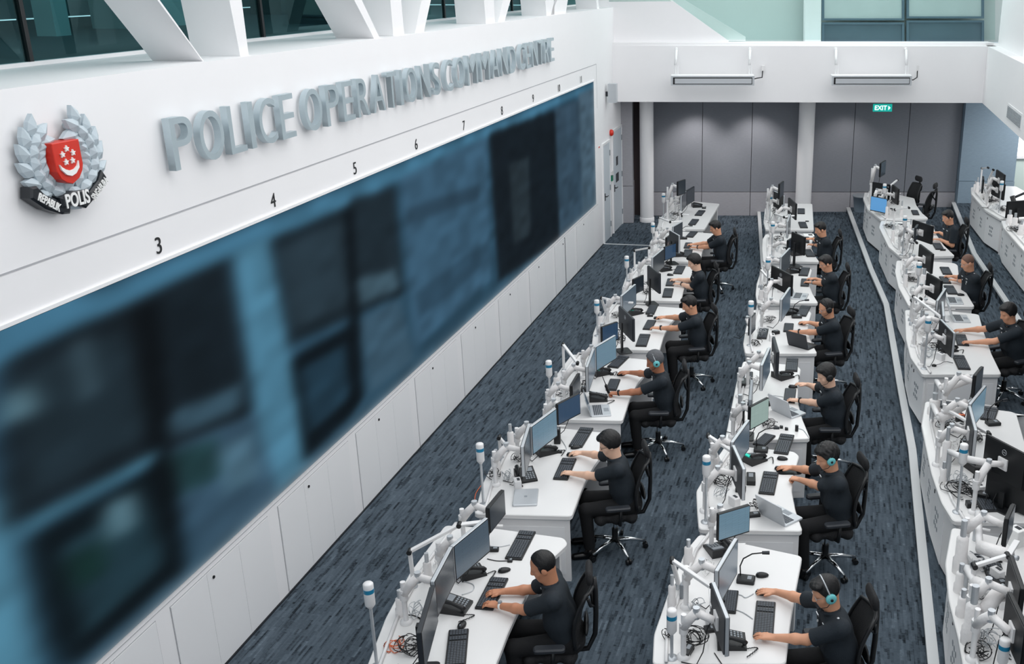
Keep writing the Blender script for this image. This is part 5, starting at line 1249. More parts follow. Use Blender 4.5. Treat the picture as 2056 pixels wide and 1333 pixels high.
# ---- left row, nearest desk
mon('A', (540, 1085), (645, 722), 'slim dark monitor on black stand at the near end of the %s' % NL[1], rim='dark', mount='stand')
mon('A', (640, 700), (778, 438), 'large dark monitor directly before the man with the white wristwatch, near one of pair', wn=.56)
mon('A', (782, 438), (1045, 222), 'large grey-lit monitor facing the camera, far one of the pair on the %s' % NL[1], scr='scr_mid', wn=.58)
mon('A', (1050, 150), (1165, 10), 'small black-framed touch monitor on white arm between the two nearest left-row desks', h=.25, wn=.36, rim='black', back='black', ztop=1.25)
kb(1, *Zp('A', (800, 1345), (828, 1070)), 'dark keyboard at the near end of the %s' % NL[1]); kb(1, *Zp('A', (1015, 915), (1135, 680)), 'black keyboard under the hands at the %s' % NL[1]); kb(1, *Zp('A', (1235, 540), (1345, 330)), 'black keyboard at the far end of the %s' % NL[1])
mouse(Zp('A', (850, 1038)), 'black mouse before the dark keyboard at the near end, %s' % NL[1], rz=1.4); mouse(Zp('A', (1165, 625)), 'black mouse between two keyboards on the %s' % NL[1], rz=.4)
phone(Zp('A', (805, 900)), R(-12), 'black desk phone with coiled cord beside the typing hands, %s' % NL[1], False); phone(Zp('A', (920, 640)), R(28), 'black desk phone with teal display under the monitor, %s' % NL[1])
hub(Zp('A', (1090, 470)), 'small black adapter under the grey-lit monitor, %s' % NL[1], s=(.09, .05, .03)); hub(Zp('A', (1212, 548)), 'tiny black adapter at the end of the far keyboard, %s' % NL[1], s=(.045, .05, .02))
beacon(zp('X', 757, 1338), 1170, 'status light pole with blue band, nearest of the left row')
lamp(Zp('A', (490, 740)), Zp('A', (458, 475)), Zp('A', (830, 275)), 'white jointed task lamp with long bar on the %s' % NL[1], head=Zp('A', (1005, 255)), z1=.36, z2=.50)
clamp_unit(Zp('A', (395, 950)), 'white sleeved cable post, nearest on the outer edge of the %s' % NL[1]); clamp_unit(Zp('A', (600, 700)), 'white sleeved cable post beside the task lamp, %s' % NL[1], h=.24)
tangle(Zp('A', (480, 1200)), .17, 12, 'tangle of black cables behind the slim monitor on the %s' % NL[1], seed=2); tangle(Zp('A', (350, 1180)), .13, 5, 'loose thin orange cables on the outer side of the %s' % NL[1], mt='orange', seed=8, hgt=.02)
cable(Zp('A', (440, 950), (500, 960), (545, 1000), (540, 1080)), 'black cable running from sleeved post on the %s' % NL[1]); cable(Zp('A', (1040, 530), (1110, 545), (1200, 545)), 'black cable between adapter and far keyboard, %s' % NL[1]); cable(Zp('A', (810, 690), (930, 720), (930, 770), (850, 800)), 'white cable loop before the phone on the %s' % NL[1], mt='silver'); cable(Zp('A', (1040, 430), (1120, 440), (1210, 425)), 'white cable behind the far keyboard, %s' % NL[1], mt='silver')
# ---- second
mon('B', (600, 430), (640, 300), 'large monitor seen edge-on before the officer in glasses, %s' % NL[2], wn=.54, slack=(1, 1.1)); mon('B', (652, 300), (850, 155), 'large blue-grey lit monitor facing the camera on the %s' % NL[2], scr='scr_blue', wn=.56)
mon('B', (858, 125), (1035, 35), 'black-framed touch monitor between second and third left-row desks', h=.25, wn=.38, rim='black', back='black', scr='scr_text', ztop=1.25)
kb(1, *Zp('B', (882, 722), (955, 557)), 'black keyboard under the left hand on the %s' % NL[2]); kb(1, *Zp('B', (1000, 465), (1092, 315)), 'black keyboard at the far end of the %s' % NL[2])
mouse(Zp('B', (1000, 470)), 'black mouse beside the far keyboard on the %s' % NL[2], rz=.3); mouse(Zp('B', (968, 527)), 'black mouse under the right hand on the %s' % NL[2], rz=.2)
phone(Zp('B', (765, 500)), R(30), 'black desk phone with teal display under the blue-grey monitor, %s' % NL[2]); phone(Zp('B', (610, 705)), R(-70), 'black desk phone half hidden by the edge-on monitor, %s' % NL[2], False)
q = at(*Zp('B', (610, 865)), .74); th = thing('closed_laptop', 'closed silver laptop lying at the near end of the %s' % NL[2], 'laptop', q, R(4)); m = MB(); m.rbox((0, 0, .012), (.24, .33, .022), .015); m.build('laptop_shell', 'silver', th); m = MB(); m.rbox((0, 0, .0235), (.03, .03, .001), .005); m.build('lid_mark', 'grey', th)
hub(Zp('B', (860, 425)), 'upright black speaker box beside the monitor on the %s' % NL[2], s=(.07, .09, .17), name='speaker_box'); hub(Zp('B', (878, 505)), 'tiny black adapter near the phone on the %s' % NL[2], s=(.05, .04, .03))
beacon(zp('X', 968, 1015), 890, 'status light pole with blue band on the %s' % NL[2])
clamp_unit(Zp('B', (345, 640)), 'white sleeved cable post at the outer edge of the %s' % NL[2]); clamp_unit(Zp('B', (495, 470)), 'white sleeved cable post near the monitor arm on the %s' % NL[2], h=.25)
lamp(Zp('B', (400, 560)), Zp('B', (400, 385)), Zp('B', (452, 445)), 'white folded task lamp on the outer edge of the %s' % NL[2], z1=.30, z2=.22)
tangle(Zp('B', (370, 690)), .12, 6, 'black cables around the sleeved post on the %s' % NL[2], seed=4); tangle(Zp('B', (560, 560)), .15, 8, 'black cables behind the edge-on monitor on the %s' % NL[2], seed=5)
cable(Zp('B', (830, 480), (900, 500), (930, 470), (890, 400)), 'white cable behind the phone on the %s' % NL[2], mt='silver'); cable(Zp('B', (210, 900), (215, 830), (260, 760)), 'brown cable hanging over the outer edge of the %s' % NL[2], mt='orange')
# ---- third
mon('C', (612, 400), (688, 192), 'large grey monitor seen obliquely, near one of the pair on the %s' % NL[3], scr='scr_mid', wn=.54); mon('C', (695, 188), (905, 65), 'large blue-grey lit monitor on the %s, above the far keyboard' % NL[3], scr='scr_blue', wn=.56)
mon('C', (452, 592), (535, 450), 'black-framed touch monitor leaning behind the sleeved arm, %s' % NL[3], h=.25, wn=.36, rim='black', back='black', ztop=1.18)
laptop(Zp('C', (745, 850)), R(8), 'open silver laptop at the near end of the %s' % NL[3])
kb(1, *Zp('C', (855, 640), (900, 528)), 'small black keyboard before the radio on the %s' % NL[3], 'small'); kb(1, *Zp('C', (870, 405), (990, 290)), 'black keyboard at the far end of the %s' % NL[3])
mouse(Zp('C', (955, 480)), 'black mouse under the grey-haired officer\'s right hand', rz=.2)
phone(Zp('C', (725, 725)), R(5), 'black desk phone beside the open laptop, %s' % NL[3], False); phone(Zp('C', (750, 460)), R(30), 'black desk phone with teal display under the lit monitor, %s' % NL[3])
hub(Zp('C', (865, 475)), 'tiny black adapter beside the mouse on the %s' % NL[3], s=(.05, .04, .03)); beacon(zp('X', 1103, 820), 724, 'status light pole with blue band on the %s' % NL[3])
lamp(Zp('C', (355, 440)), Zp('C', (335, 260)), Zp('C', (510, 355)), 'white angled task lamp on the %s' % NL[3], z1=.38, z2=.34); clamp_unit(Zp('C', (295, 620)), 'white sleeved cable post at the outer edge of the %s' % NL[3]); tangle(Zp('C', (600, 590)), .12, 7, 'black cables under the oblique monitor on the %s' % NL[3], seed=6); tangle(Zp('C', (330, 680)), .14, 4, 'thin cables at the outer edge of the %s' % NL[3], seed=7, hgt=.02)
# ---- fourth
mon('D', (455, 585), (600, 462), 'grey-lit monitor facing the camera on the %s' % NL[4], scr='scr_mid'); mon('D', (600, 835), (428, 672), 'black monitor seen from behind on black stand, %s' % NL[4], rim='dark', back='dark', mount='stand', logo=True)
mon('D', (250, 905), (410, 850), 'black-framed text monitor on the near end of the %s' % NL[4], h=.26, wn=.38, rim='black', back='black', scr='scr_text', ztop=1.2)
kb(1, *Zp('D', (650, 1112), (695, 985)), 'black keyboard at the near end of the %s' % NL[4]); kb(1, *Zp('D', (712, 940), (765, 840)), 'small black keyboard under the left hand on the %s' % NL[4], 'small'); kb(1, *Zp('D', (738, 785), (785, 685)), 'small black keyboard at the far end of the %s' % NL[4], 'small')
mouse(Zp('D', (815, 822)), 'black mouse under the right hand on the %s' % NL[4]); phone(Zp('D', (580, 765)), R(35), 'desk phone with teal display behind the black monitor, %s' % NL[4]); hub(Zp('D', (745, 795)), 'small black box between the keyboards on the %s' % NL[4], s=(.09, .06, .03))
beacon(Zp('D', (185, 1000)), 602, 'status light pole with blue band on the %s' % NL[4]); lamp(Zp('D', (265, 780)), Zp('D', (243, 605)), Zp('D', (450, 650)), 'white task lamp with level bar on the %s' % NL[4], head=Zp('D', (565, 655)), z1=.36, z2=.38)
clamp_unit(Zp('D', (225, 900)), 'white sleeved cable post on the outer edge of the %s' % NL[4]); tangle(Zp('D', (450, 1050)), .13, 7, 'cables behind the black stand on the %s' % NL[4], seed=9); tangle(Zp('D', (400, 800)), .12, 6, 'cables under the lit monitor on the %s' % NL[4], seed=10)
# ---- fifth
mon('D', (768, 195), (895, 90), 'dark silver-backed monitor facing the camera on the %s' % NL[5]); mon('D', (855, 355), (733, 268), 'black monitor seen from behind on the %s' % NL[5], rim='dark', back='dark', mount='stand')
mon('D', (575, 415), (678, 368), 'small black-framed monitor at the near end of the %s' % NL[5], h=.25, wn=.36, rim='black', back='black', ztop=1.2); mon('D', (895, 82), (1010, 40), 'navy text monitor between fifth and sixth left-row desks', h=.25, wn=.38, rim='black', back='black', scr='scr_text', ztop=1.15)
kb(1, *Zp('D', (918, 605), (940, 515)), 'black keyboard at the near end of the %s' % NL[5]); kb(1, *Zp('D', (945, 487), (965, 415)), 'small black keyboard under the hands on the %s' % NL[5], 'small'); kb(1, *Zp('D', (1025, 365), (1068, 280)), 'black keyboard at the far end of the %s' % NL[5])
phone(Zp('D', (890, 320)), R(30), 'desk phone with teal display on the %s' % NL[5]); mouse(Zp('D', (950, 375)), 'black mouse beside the far keyboard on the %s' % NL[5]); beacon(Zp('D', (507, 480)), 514, 'status light pole with blue band on the %s' % NL[5])
lamp(Zp('D', (575, 320)), Zp('D', (557, 190)), Zp('D', (735, 90)), 'white task lamp with rising bar on the %s' % NL[5], z1=.36, z2=.46); clamp_unit(Zp('D', (545, 440)), 'white sleeved cable post on the outer edge of the %s' % NL[5]); tangle(Zp('D', (710, 560)), .13, 7, 'cables beside the black stand on the %s' % NL[5], seed=11); tangle(Zp('D', (930, 265)), .1, 6, 'cables around the phone on the %s' % NL[5], seed=12)
# ---- sixth and farthest
mon('E', (690, 690), (780, 640), 'grey monitor facing the camera on the %s' % NL[6]); mon('E', (755, 800), (650, 740), 'dark monitor seen from behind on the %s' % NL[6], rim='silver', back='dark', mount='stand'); mon('E', (600, 830), (655, 790), 'small black monitor on the outer side of the %s' % NL[6], h=.25, wn=.34, rim='black', back='black', ztop=1.12)
kb(1, *Zp('E', (845, 1070), (865, 980)), 'black keyboard at the near end of the %s' % NL[6]); kb(1, *Zp('E', (845, 965), (868, 900)), 'small black keyboard under the hands on the %s' % NL[6], 'small'); kb(1, *Zp('E', (870, 830), (930, 765)), 'black keyboard at the far end of the %s' % NL[6]); mic(Zp('E', (800, 845)), R(0), 'gooseneck desk microphone on the %s' % NL[6]); phone(Zp('E', (730, 1050)), R(10), 'dark desk phone at the near end of the %s' % NL[6], False)
beacon(Zp('E', (415, 930)), 447, 'status light pole with blue band on the %s' % NL[6]); beacon(Zp('E', (545, 585)), 388, 'status light pole with blue band on the %s' % NL[7])
lamp(Zp('E', (450, 760)), Zp('E', (430, 665)), Zp('E', (640, 640)), 'white task lamp with level bar on the %s' % NL[6], head=Zp('E', (770, 632)), z1=.33, z2=.36); clamp_unit(Zp('E', (470, 850)), 'white sleeved cable post on the %s' % NL[6]); tangle(Zp('E', (520, 900)), .16, 9, 'cables heaped at the outer side of the %s' % NL[6], seed=13); tangle(Zp('E', (690, 560)), .15, 8, 'cables heaped at the near end of the %s' % NL[7], seed=14)
mon('E', (735, 150), (825, 120), 'black monitor raised high on a white arm over the %s' % NL[7], ztop=1.62, h=.30, rim='black', back='black', wn=.40); mon('E', (838, 262), (935, 205), 'large black monitor facing the camera on the %s' % NL[7], rim='dark', wn=.55); mon('E', (778, 330), (836, 265), 'black monitor seen obliquely on the %s' % NL[7], rim='silver')
kb(1, *Zp('E', (900, 680), (950, 612)), 'black keyboard at the near end of the %s' % NL[7]); kb(1, *Zp('E', (975, 570), (1030, 503)), 'black keyboard in the middle of the %s' % NL[7]); phone(Zp('E', (965, 455)), R(10), 'black desk phone at the far end of the empty %s' % NL[7], False); hub(Zp('E', (1050, 478)), 'tiny black adapter beside the phone on the %s' % NL[7], s=(.09, .04, .03))
clamp_unit(Zp('E', (590, 470)), 'white sleeved cable post on the %s' % NL[7], h=.35, r=.045); lamp(Zp('E', (760, 610)), Zp('E', (700, 610)), Zp('E', (780, 545)), 'white task lamp tilted over the near end of the %s' % NL[7], z1=.2, z2=.32, head=Zp('E', (860, 555)))

# ---- middle row
r2 = dict(row=2)
mon('F', (640, 460), (795, 200), 'large grey-lit monitor facing the camera on the %s' % NM[1], scr='scr_mid', wn=.57, **r2); mon('F', (722, 810), (622, 560), 'large monitor seen from its dark back beside the phone, %s' % NM[1], wn=.57, back='dark', **r2); mon('F', (655, 5), (880, -62), 'black-framed touch monitor on white sleeved arm, %s' % NM[1], h=.26, wn=.40, rim='black', back='black', scr='scr_blue', ztop=1.28, **r2)
kb(1, *Zp('F', (995, 995), (1020, 712)), 'big black keyboard before the officer with medals', row=2); mouse(Zp('F', (985, 502)), 'black mouse lying beside the desk microphone, %s' % NM[1], 2, .1); mouse(Zp('F', (985, 640)), 'black mouse under the right hand of the officer with medals', 2, -.1); mic(Zp('F', (860, 540)), R(-12), 'black gooseneck desk microphone on the %s' % NM[1], 2); phone(Zp('F', (745, 1030)), R(0), 'black desk phone under the dark-backed monitor, %s' % NM[1], False, 2); phone(Zp('F', (640, 300)), R(110), 'black desk phone standing outside the monitors on the %s' % NM[1], False, 2)
kb(1, *Zp('F', (715, 780), (735, 640)), 'small keyboard partly hidden behind the monitors, %s' % NM[1], 'small', 2)
lamp(Zp('F', (300, 590)), Zp('F', (275, 375)), Zp('F', (590, 590)), 'white task lamp with crossing bar on the %s' % NM[1], 2, z1=.36, z2=.40, head=Zp('F', (600, 740)), zh=.38); beacon(zp('X', 1327, 1345), 1223, 'status light pole with blue band on the %s' % NM[1], 2)
clamp_unit(Zp('F', (215, 760)), 'white ribbed cable post on the outer edge of the %s' % NM[1], 2, .26, .03); clamp_unit(Zp('F', (340, 340)), 'white sleeved cable post at the far end of the %s' % NM[1], 2); hub(Zp('F', (360, 660)), 'grey switch box on the white arm, %s' % NM[1], 2, 1.2, 'grey', (.09, .03, .13)); tangle(Zp('F', (470, 1020)), .17, 12, 'tangle of black cables at the near end of the %s' % NM[1], 2, seed=15); tangle(Zp('F', (230, 990)), .08, 4, 'small loop of black cable on the outer edge of the %s' % NM[1], 2, seed=16); hub(Zp('F', (400, 1110)), 'black power adapter on the white top of the %s' % NM[1], 2, 1.2, s=(.14, .06, .04)); hub(Zp('F', (585, 930)), 'black adapter beside the monitor foot on the %s' % NM[1], 2, .2)
cable(Zp('F', (760, 640), (820, 650), (860, 670), (920, 640)), 'white mouse cable on the %s' % NM[1], 2, 'silver'); cable(Zp('F', (760, 760), (840, 790), (915, 840)), 'white keyboard cable on the %s' % NM[1], 2, 'silver'); cable(Zp('F', (610, 1110), (650, 1170), (670, 1200)), 'black cable at the near end of the %s' % NM[1], 2)
# second
mon('G', (362, 265), (490, 88), 'large grey-lit monitor facing the camera on the %s' % NM[2], scr='scr_mid', wn=.56, **r2); mon('G', (458, 475), (372, 285), 'dark-backed monitor with white rim on the %s' % NM[2], back='dark', wn=.55, **r2)
kb(1, *Zp('G', (622, 680), (660, 508)), 'black keyboard before the raised fist, %s' % NM[2], row=2); kb(1, *Zp('G', (735, 362), (788, 212)), 'black keyboard at the far end of the %s' % NM[2], row=2); kb(1, *Zp('G', (560, 295), (650, 215)), 'black keyboard lying aslant behind the phone on the %s' % NM[2], 'small', 2)
mouse(Zp('G', (745, 402)), 'black mouse between keyboard and hand on the %s' % NM[2], 2, -.1); mouse(Zp('G', (725, 480)), 'black mouse under the right hand on the %s' % NM[2], 2); q = at(*Zp('G', (800, 492)), ZR[2]); th = thing('mouse_pad', 'black mouse pad under the forearm on the %s' % NM[2], 'mouse pad', q); m = MB(); m.rbox((0, 0, .002), (.26, .17, .004), .05); m.build('pad', 'black', th); m = MB(); m.rbox((.1, 0, .012), (.05, .12, .018), .02); m.build('wrist_rest', 'dark', th)
phone(Zp('G', (520, 410)), R(38), 'black desk phone with teal display on the %s' % NM[2], True, 2); mic(Zp('G', (580, 330)), R(-10), 'black gooseneck desk microphone on the %s' % NM[2], 2); laptop(Zp('G', (740, 850)), R(40), 'open silver laptop turned aside at the near end of the %s' % NM[2], 'silver', 2); hub(Zp('G', (525, 845)), 'black adapter behind the open laptop, %s' % NM[2], 2, .2); hub(Zp('G', (500, 570)), 'black box with orange stickers under the monitor, %s' % NM[2], 2, 1.5, s=(.2, .09, .05))
beacon(Zp('G', (137, 900)), 915, 'status light pole with blue band on the %s' % NM[2], 2); lamp(Zp('G', (180, 400)), Zp('G', (165, 215)), Zp('G', (370, 350)), 'white task lamp with sloping bar on the %s' % NM[2], 2, z1=.38, z2=.40, head=Zp('G', (400, 420)), zh=.38); tangle(Zp('G', (270, 590)), .16, 10, 'black cables under the sleeved arm on the %s' % NM[2], 2, seed=17); tangle(Zp('G', (540, 780)), .11, 6, 'black and white cables behind the laptop on the %s' % NM[2], 2, seed=18); clamp_unit(Zp('G', (170, 480)), 'white sleeved cable post at the outer edge of the %s' % NM[2], 2)
# third
mon('H', (500, 420), (600, 190), 'silver-rimmed monitor seen obliquely on the %s' % NM[3], scr='scr_mid', **r2); mon('H', (690, 260), (640, 85), 'dark monitor seen edge-on near the desk phone, %s' % NM[3], rim='dark', **r2); mon('H', (370, 872), (575, 765), 'black-framed touch monitor with pale green picture, %s' % NM[3], h=.27, wn=.40, rim='black', back='black', scr='scr_green', ztop=1.25, **r2); mon('H', (380, 800), (400, 560), 'slim grey monitor seen from its edge on the outer side of the %s' % NM[3], rim='grey', back='dark', wn=.5, mount='stand', **r2)
kb(1, *Zp('H', (800, 835), (820, 672)), 'small black keyboard under the left hand on the %s' % NM[3], 'small', 2); kb(1, *Zp('H', (825, 480), (838, 340)), 'black keyboard at the far end of the %s' % NM[3], row=2); kb(1, *Zp('H', (330, 640), (340, 480)), 'black keyboard stored on the outer side of the %s' % NM[3], 'small', 2)
phone(Zp('H', (730, 540)), R(35), 'black desk phone beside the far keyboard on the %s' % NM[3], False, 2); mouse(Zp('H', (885, 635)), 'black mouse under the right hand on the %s' % NM[3], 2); laptop(Zp('H', (800, 930)), R(38), 'open silver laptop turned aside on the %s' % NM[3], 'silver', 2); hub(Zp('H', (255, 620)), 'large black power box on the outer side of the %s' % NM[3], 2, 1.5, s=(.2, .1, .06)); hub(Zp('H', (660, 850)), 'small black dock beside the laptop on the %s' % NM[3], 2, 1.4); 
for i, (x, y) in enumerate([(655, 1110), (715, 1108), (772, 1128), (885, 1140)]): hub(Zp('H', (x, y)), '%s small black cable puck at the near end of the %s' % (['first', 'second', 'third', 'tallest'][i], NM[3]), 2, s=(.035, .035, .03 if i < 3 else .07))
tangle(Zp('H', (560, 1090)), .13, 8, 'black cables under the pale green touch monitor', 2, seed=19); cable(Zp('H', (890, 1110), (960, 1130), (1020, 1210)), 'white cable running to the corner of the %s' % NM[3], 2, 'silver'); cable(Zp('H', (560, 740), (640, 745), (740, 760)), 'white cable behind the small keyboard, %s' % NM[3], 2, 'silver'); clamp_unit(Zp('H', (250, 1050)), 'long white sleeved cable post on the %s' % NM[3], 2, .3, .05)
# fourth
mon('I', (530, 600), (630, 455), 'silver-rimmed grey monitor on the %s' % NM[4], scr='scr_mid', **r2); mon('I', (205, 790), (245, 740), 'thin grey monitor seen edge-on at the outer side of the %s' % NM[4], rim='dark', wn=.36, h=.25, ztop=1.1, **r2)
laptop(Zp('I', (760, 1085)), R(48), 'open black laptop turned aside at the near end of the %s' % NM[4], 'black', 2); kb(1, *Zp('I', (598, 945), (610, 858)), 'small black keyboard under the left hand on the %s' % NM[4], 'small', 2); kb(1, *Zp('I', (735, 775), (790, 668)), 'black keyboard at the far end of the %s' % NM[4], row=2); mic(Zp('I', (690, 785)), R(0), 'black gooseneck microphone before the far keyboard on the %s' % NM[4], 2); mouse(Zp('I', (745, 858)), 'black mouse under the right hand on the %s' % NM[4], 2); phone(Zp('I', (615, 740)), R(20), 'desk phone with teal display on the %s' % NM[4], True, 2); kb(1, *Zp('I', (315, 1020), (340, 910)), 'grey keyboard stored behind the monitors of the %s' % NM[4], 'small', 2)
beacon(Zp('I', (190, 1085)), 604, 'status light pole with blue band on the %s' % NM[4], 2); clamp_unit(Zp('I', (215, 640)), 'white sleeved cable post at the far end of the %s' % NM[4], 2); tangle(Zp('I', (250, 1080)), .12, 7, 'cables at the near outer corner of the %s' % NM[4], 2, seed=20); tangle(Zp('I', (400, 830)), .15, 8, 'cables behind the grey monitor on the %s' % NM[4], 2, seed=21)
# fifth
mon('I', (528, 140), (625, 38), 'silver-rimmed dark monitor facing the camera on the %s' % NM[5], **r2); mon('I', (655, 335), (435, 225), 'black monitor seen from behind with white mounting plate, %s' % NM[5], rim='black', back='black', logo=True, wn=.56, **r2)
laptop(Zp('I', (725, 565)), R(-15), 'open silver laptop at the near end of the %s' % NM[5], 'silver', 2); kb(1, *Zp('I', (775, 462), (785, 375)), 'small black keyboard under the hands on the %s' % NM[5], 'small', 2); kb(1, *Zp('I', (755, 355), (790, 250)), 'black keyboard at the far end of the %s' % NM[5], row=2); beacon(Zp('I', (335, 640)), 516, 'status light pole with blue band on the %s' % NM[5], 2); phone(Zp('I', (650, 300)), R(20), 'dark desk phone beside the monitors of the %s' % NM[5], False, 2)
lamp(Zp('I', (265, 470)), Zp('I', (235, 350)), Zp('I', (400, 380)), 'white task lamp on the outer edge of the %s' % NM[5], 2, z1=.3, z2=.3); tangle(Zp('I', (400, 470)), .15, 8, 'cables behind the black monitor on the %s' % NM[5], 2, seed=22); clamp_unit(Zp('I', (300, 600)), 'white sleeved cable post on the %s' % NM[5], 2)
# sixth and farthest
mon('J', (815, 890), (720, 850), 'black monitor seen from behind on the %s' % NM[6], rim='black', back='black', mount='stand', **r2); mon('J', (615, 700), (655, 590), 'grey monitor seen obliquely on the %s' % NM[6], **r2); mon('J', (620, 950), (715, 890), 'small dark touch monitor on the %s' % NM[6], h=.25, wn=.36, rim='black', back='black', ztop=1.15, **r2)
kb(1, *Zp('J', (930, 1180), (860, 1075)), 'black keyboard lying aslant on the %s' % NM[6], row=2); kb(1, *Zp('J', (850, 1000), (850, 900)), 'small black keyboard under the hands on the %s' % NM[6], 'small', 2); hub(Zp('J', (900, 880)), 'white notepad behind the keyboard on the %s' % NM[6], 2, mt='paper', s=(.2, .2, .012), name='notepad', ); phone(Zp('J', (720, 1140)), R(20), 'black desk phone at the near end of the %s' % NM[6], False, 2)
beacon(Zp('J', (397, 1150)), 445, 'status light pole with blue band on the %s' % NM[6], 2); beacon(Zp('J', (370, 700)), 391, 'status light pole with blue band on the %s' % NM[7], 2); lamp(Zp('J', (400, 830)), Zp('J', (330, 710)), Zp('J', (560, 640)), 'white task lamp with rising bar on the %s' % NM[6], 2, z1=.3, z2=.4, head=Zp('J', (800, 600))); lamp(Zp('J', (520, 1000)), Zp('J', (520, 960)), Zp('J', (720, 850)), 'low white task lamp crossing the %s' % NM[6], 2, z1=.2, z2=.32); tangle(Zp('J', (450, 950)), .2, 12, 'cables heaped on the outer side of the %s' % NM[6], 2, seed=23); tangle(Zp('J', (480, 560)), .2, 12, 'dark cables heaped on the outer side of the %s' % NM[7], 2, seed=24)
mon('J', (572, 352), (440, 288), 'black monitor seen from behind on the outer side of the %s' % NM[7], rim='silver', back='black', **r2); mon('J', (770, 490), (605, 350), 'black monitor seen from behind on the inner side of the %s' % NM[7], rim='black', back='black', **r2); mon('J', (505, 195), (560, 155), 'black monitor raised high over the %s' % NM[7], ztop=1.6, h=.3, wn=.4, rim='black', back='black', **r2)
kb(1, *Zp('J', (830, 790), (800, 712)), 'black keyboard at the near end of the %s' % NM[7], row=2); kb(1, *Zp('J', (790, 640), (790, 495)), 'black keyboard beside the inner monitor of the %s' % NM[7], row=2); clamp_unit(Zp('J', (330, 470)), 'white cable post at the outer edge of the %s' % NM[7], 2); clamp_unit(Zp('J', (330, 640)), 'white cable post at the near corner of the %s' % NM[7], 2); hub(Zp('J', (870, 700)), 'tiny black adapter on the white top of the %s' % NM[7], 2, s=(.07, .04, .02))

# ---- right row
NR = {3: 'third right-row desk', 4: 'fourth right-row desk', 5: 'fifth right-row desk', 6: 'farthest right-row desk', 2: 'second right-row desk', 1: 'nearest right-row desk'}
r3 = dict(row=3)
mon('K', (440, 360), (285, 335), 'black monitor seen from behind on the %s' % NR[6], rim='black', back='black', **r3); mon('K', (250, 478), (420, 512), 'bright blue lit monitor facing the aisle on the %s' % NR[6], rim='black', back='black', scr='bluelcd', h=.30, ztop=1.12, wn=.50, **r3); mon('K', (355, 140), (405, 110), 'black monitor raised high on a white arm over the %s' % NR[6], ztop=1.72, h=.30, rim='black', back='black', wn=.42, **r3); mon('K', (545, 410), (480, 360), 'black monitor turned away among the chairs, %s' % NR[6], rim='black', back='black', **r3)
beacon(Zp('K', (370, 675)), 369, 'status light pole with blue band on the %s' % NR[6], 3); lamp(Zp('K', (400, 640)), Zp('K', (395, 330)), Zp('K', (520, 315)), 'white task lamp high over the %s' % NR[6], 3, z1=.5, z2=.52); clamp_unit(Zp('K', (215, 430)), 'white cable post at the outer edge of the %s' % NR[6], 3); tangle(Zp('K', (500, 560)), .2, 10, 'dark cables on the inner side of the %s' % NR[6], 3, seed=25); kb(1, *Zp('K', (720, 690), (690, 620)), 'black keyboard on the %s' % NR[6], 'small', 3)
mon('K', (900, 790), (690, 722), 'black monitor seen from behind before the farthest right-row officer', rim='black', back='black', wn=.56, **r3); mon('K', (720, 800), (735, 775), 'thin monitor edge with orange light on the %s' % NR[5], rim='dark', wn=.36, h=.25, **r3); kb(1, *Zp('K', (960, 1035), (920, 970)), 'black keyboard on the %s' % NR[5], row=3); hub(Zp('K', (990, 1042)), 'small black stapler-like box on the %s' % NR[5], 3, s=(.1, .03, .03))
beacon(Zp('K', (565, 1095)), 433, 'status light pole with blue band on the %s' % NR[5], 3)
for i, (x, y) in enumerate([(400, 720), (470, 960), (560, 700), (650, 900)]): clamp_unit(Zp('K', (x, y)), '%s white cable post on the %s' % (['leftmost', 'nearest', 'farthest', 'inner'][i], NR[5]), 3, .3, .03)
lamp(Zp('K', (480, 830)), Zp('K', (475, 680)), Zp('K', (640, 600)), 'white task lamp with rising bar on the %s' % NR[5], 3, z1=.4, z2=.5); lamp(Zp('K', (585, 1040)), Zp('K', (590, 1000)), Zp('K', (720, 960)), 'white task lamp lying low over the %s' % NR[5], 3, z1=.2, z2=.3)
tangle(Zp('K', (450, 800)), .2, 12, 'heap of black cables at the far outer side of the %s' % NR[5], 3, seed=26); tangle(Zp('K', (620, 980)), .2, 12, 'heap of black cables at the near side of the %s' % NR[5], 3, seed=27)
mon('L', (488, 130), (365, 35), 'black monitor seen from behind before the officer with the shaved head', rim='black', back='black', logo=False, wn=.56, **r3); mon('L', (548, 345), (440, 285), 'black monitor seen from behind, nearer one on the %s' % NR[4], rim='black', back='black', **r3); mon('L', (512, 520), (588, 402), 'silver-rimmed monitor between fourth and third right-row desks', **r3)
kb(1, *Zp('L', (640, 465), (600, 395)), 'black keyboard at the near end of the %s' % NR[4], row=3); kb(1, *Zp('L', (590, 375), (555, 320)), 'small black keyboard under the hands on the %s' % NR[4], 'small', 3); kb(1, *Zp('L', (595, 300), (565, 240)), 'black keyboard at the far end of the %s' % NR[4], row=3); mouse(Zp('L', (703, 472)), 'black mouse at the inner edge of the %s' % NR[4], 3); laptop(Zp('L', (650, 520)), R(-8), 'open silver laptop at the near end of the %s' % NR[4], 'silver', 3)
beacon(Zp('L', (300, 590)), 518, 'status light pole with blue band on the %s' % NR[4], 3)
for i, (x, y) in enumerate([(240, 400), (270, 260), (330, 350), (390, 400), (400, 500)]): clamp_unit(Zp('L', (x, y)), '%s white cable post on the %s' % (['outermost', 'farthest', 'middle', 'widest', 'nearest'][i], NR[4]), 3, .26, .03 if i != 3 else .055)
tangle(Zp('L', (300, 340)), .22, 14, 'heap of black cables on the outer side of the %s' % NR[4], 3, seed=28); tangle(Zp('L', (400, 440)), .2, 12, 'heap of black cables behind the nearer black monitor, %s' % NR[4], 3, seed=29)
mon('L', (662, 785), (545, 668), 'black monitor seen from behind at the near end of the %s' % NR[3], rim='silver', back='black', wn=.56, logo=True, **r3); mon('L', (570, 640), (560, 520), 'silver monitor seen edge-on behind the laptop on the %s' % NR[3], **r3)
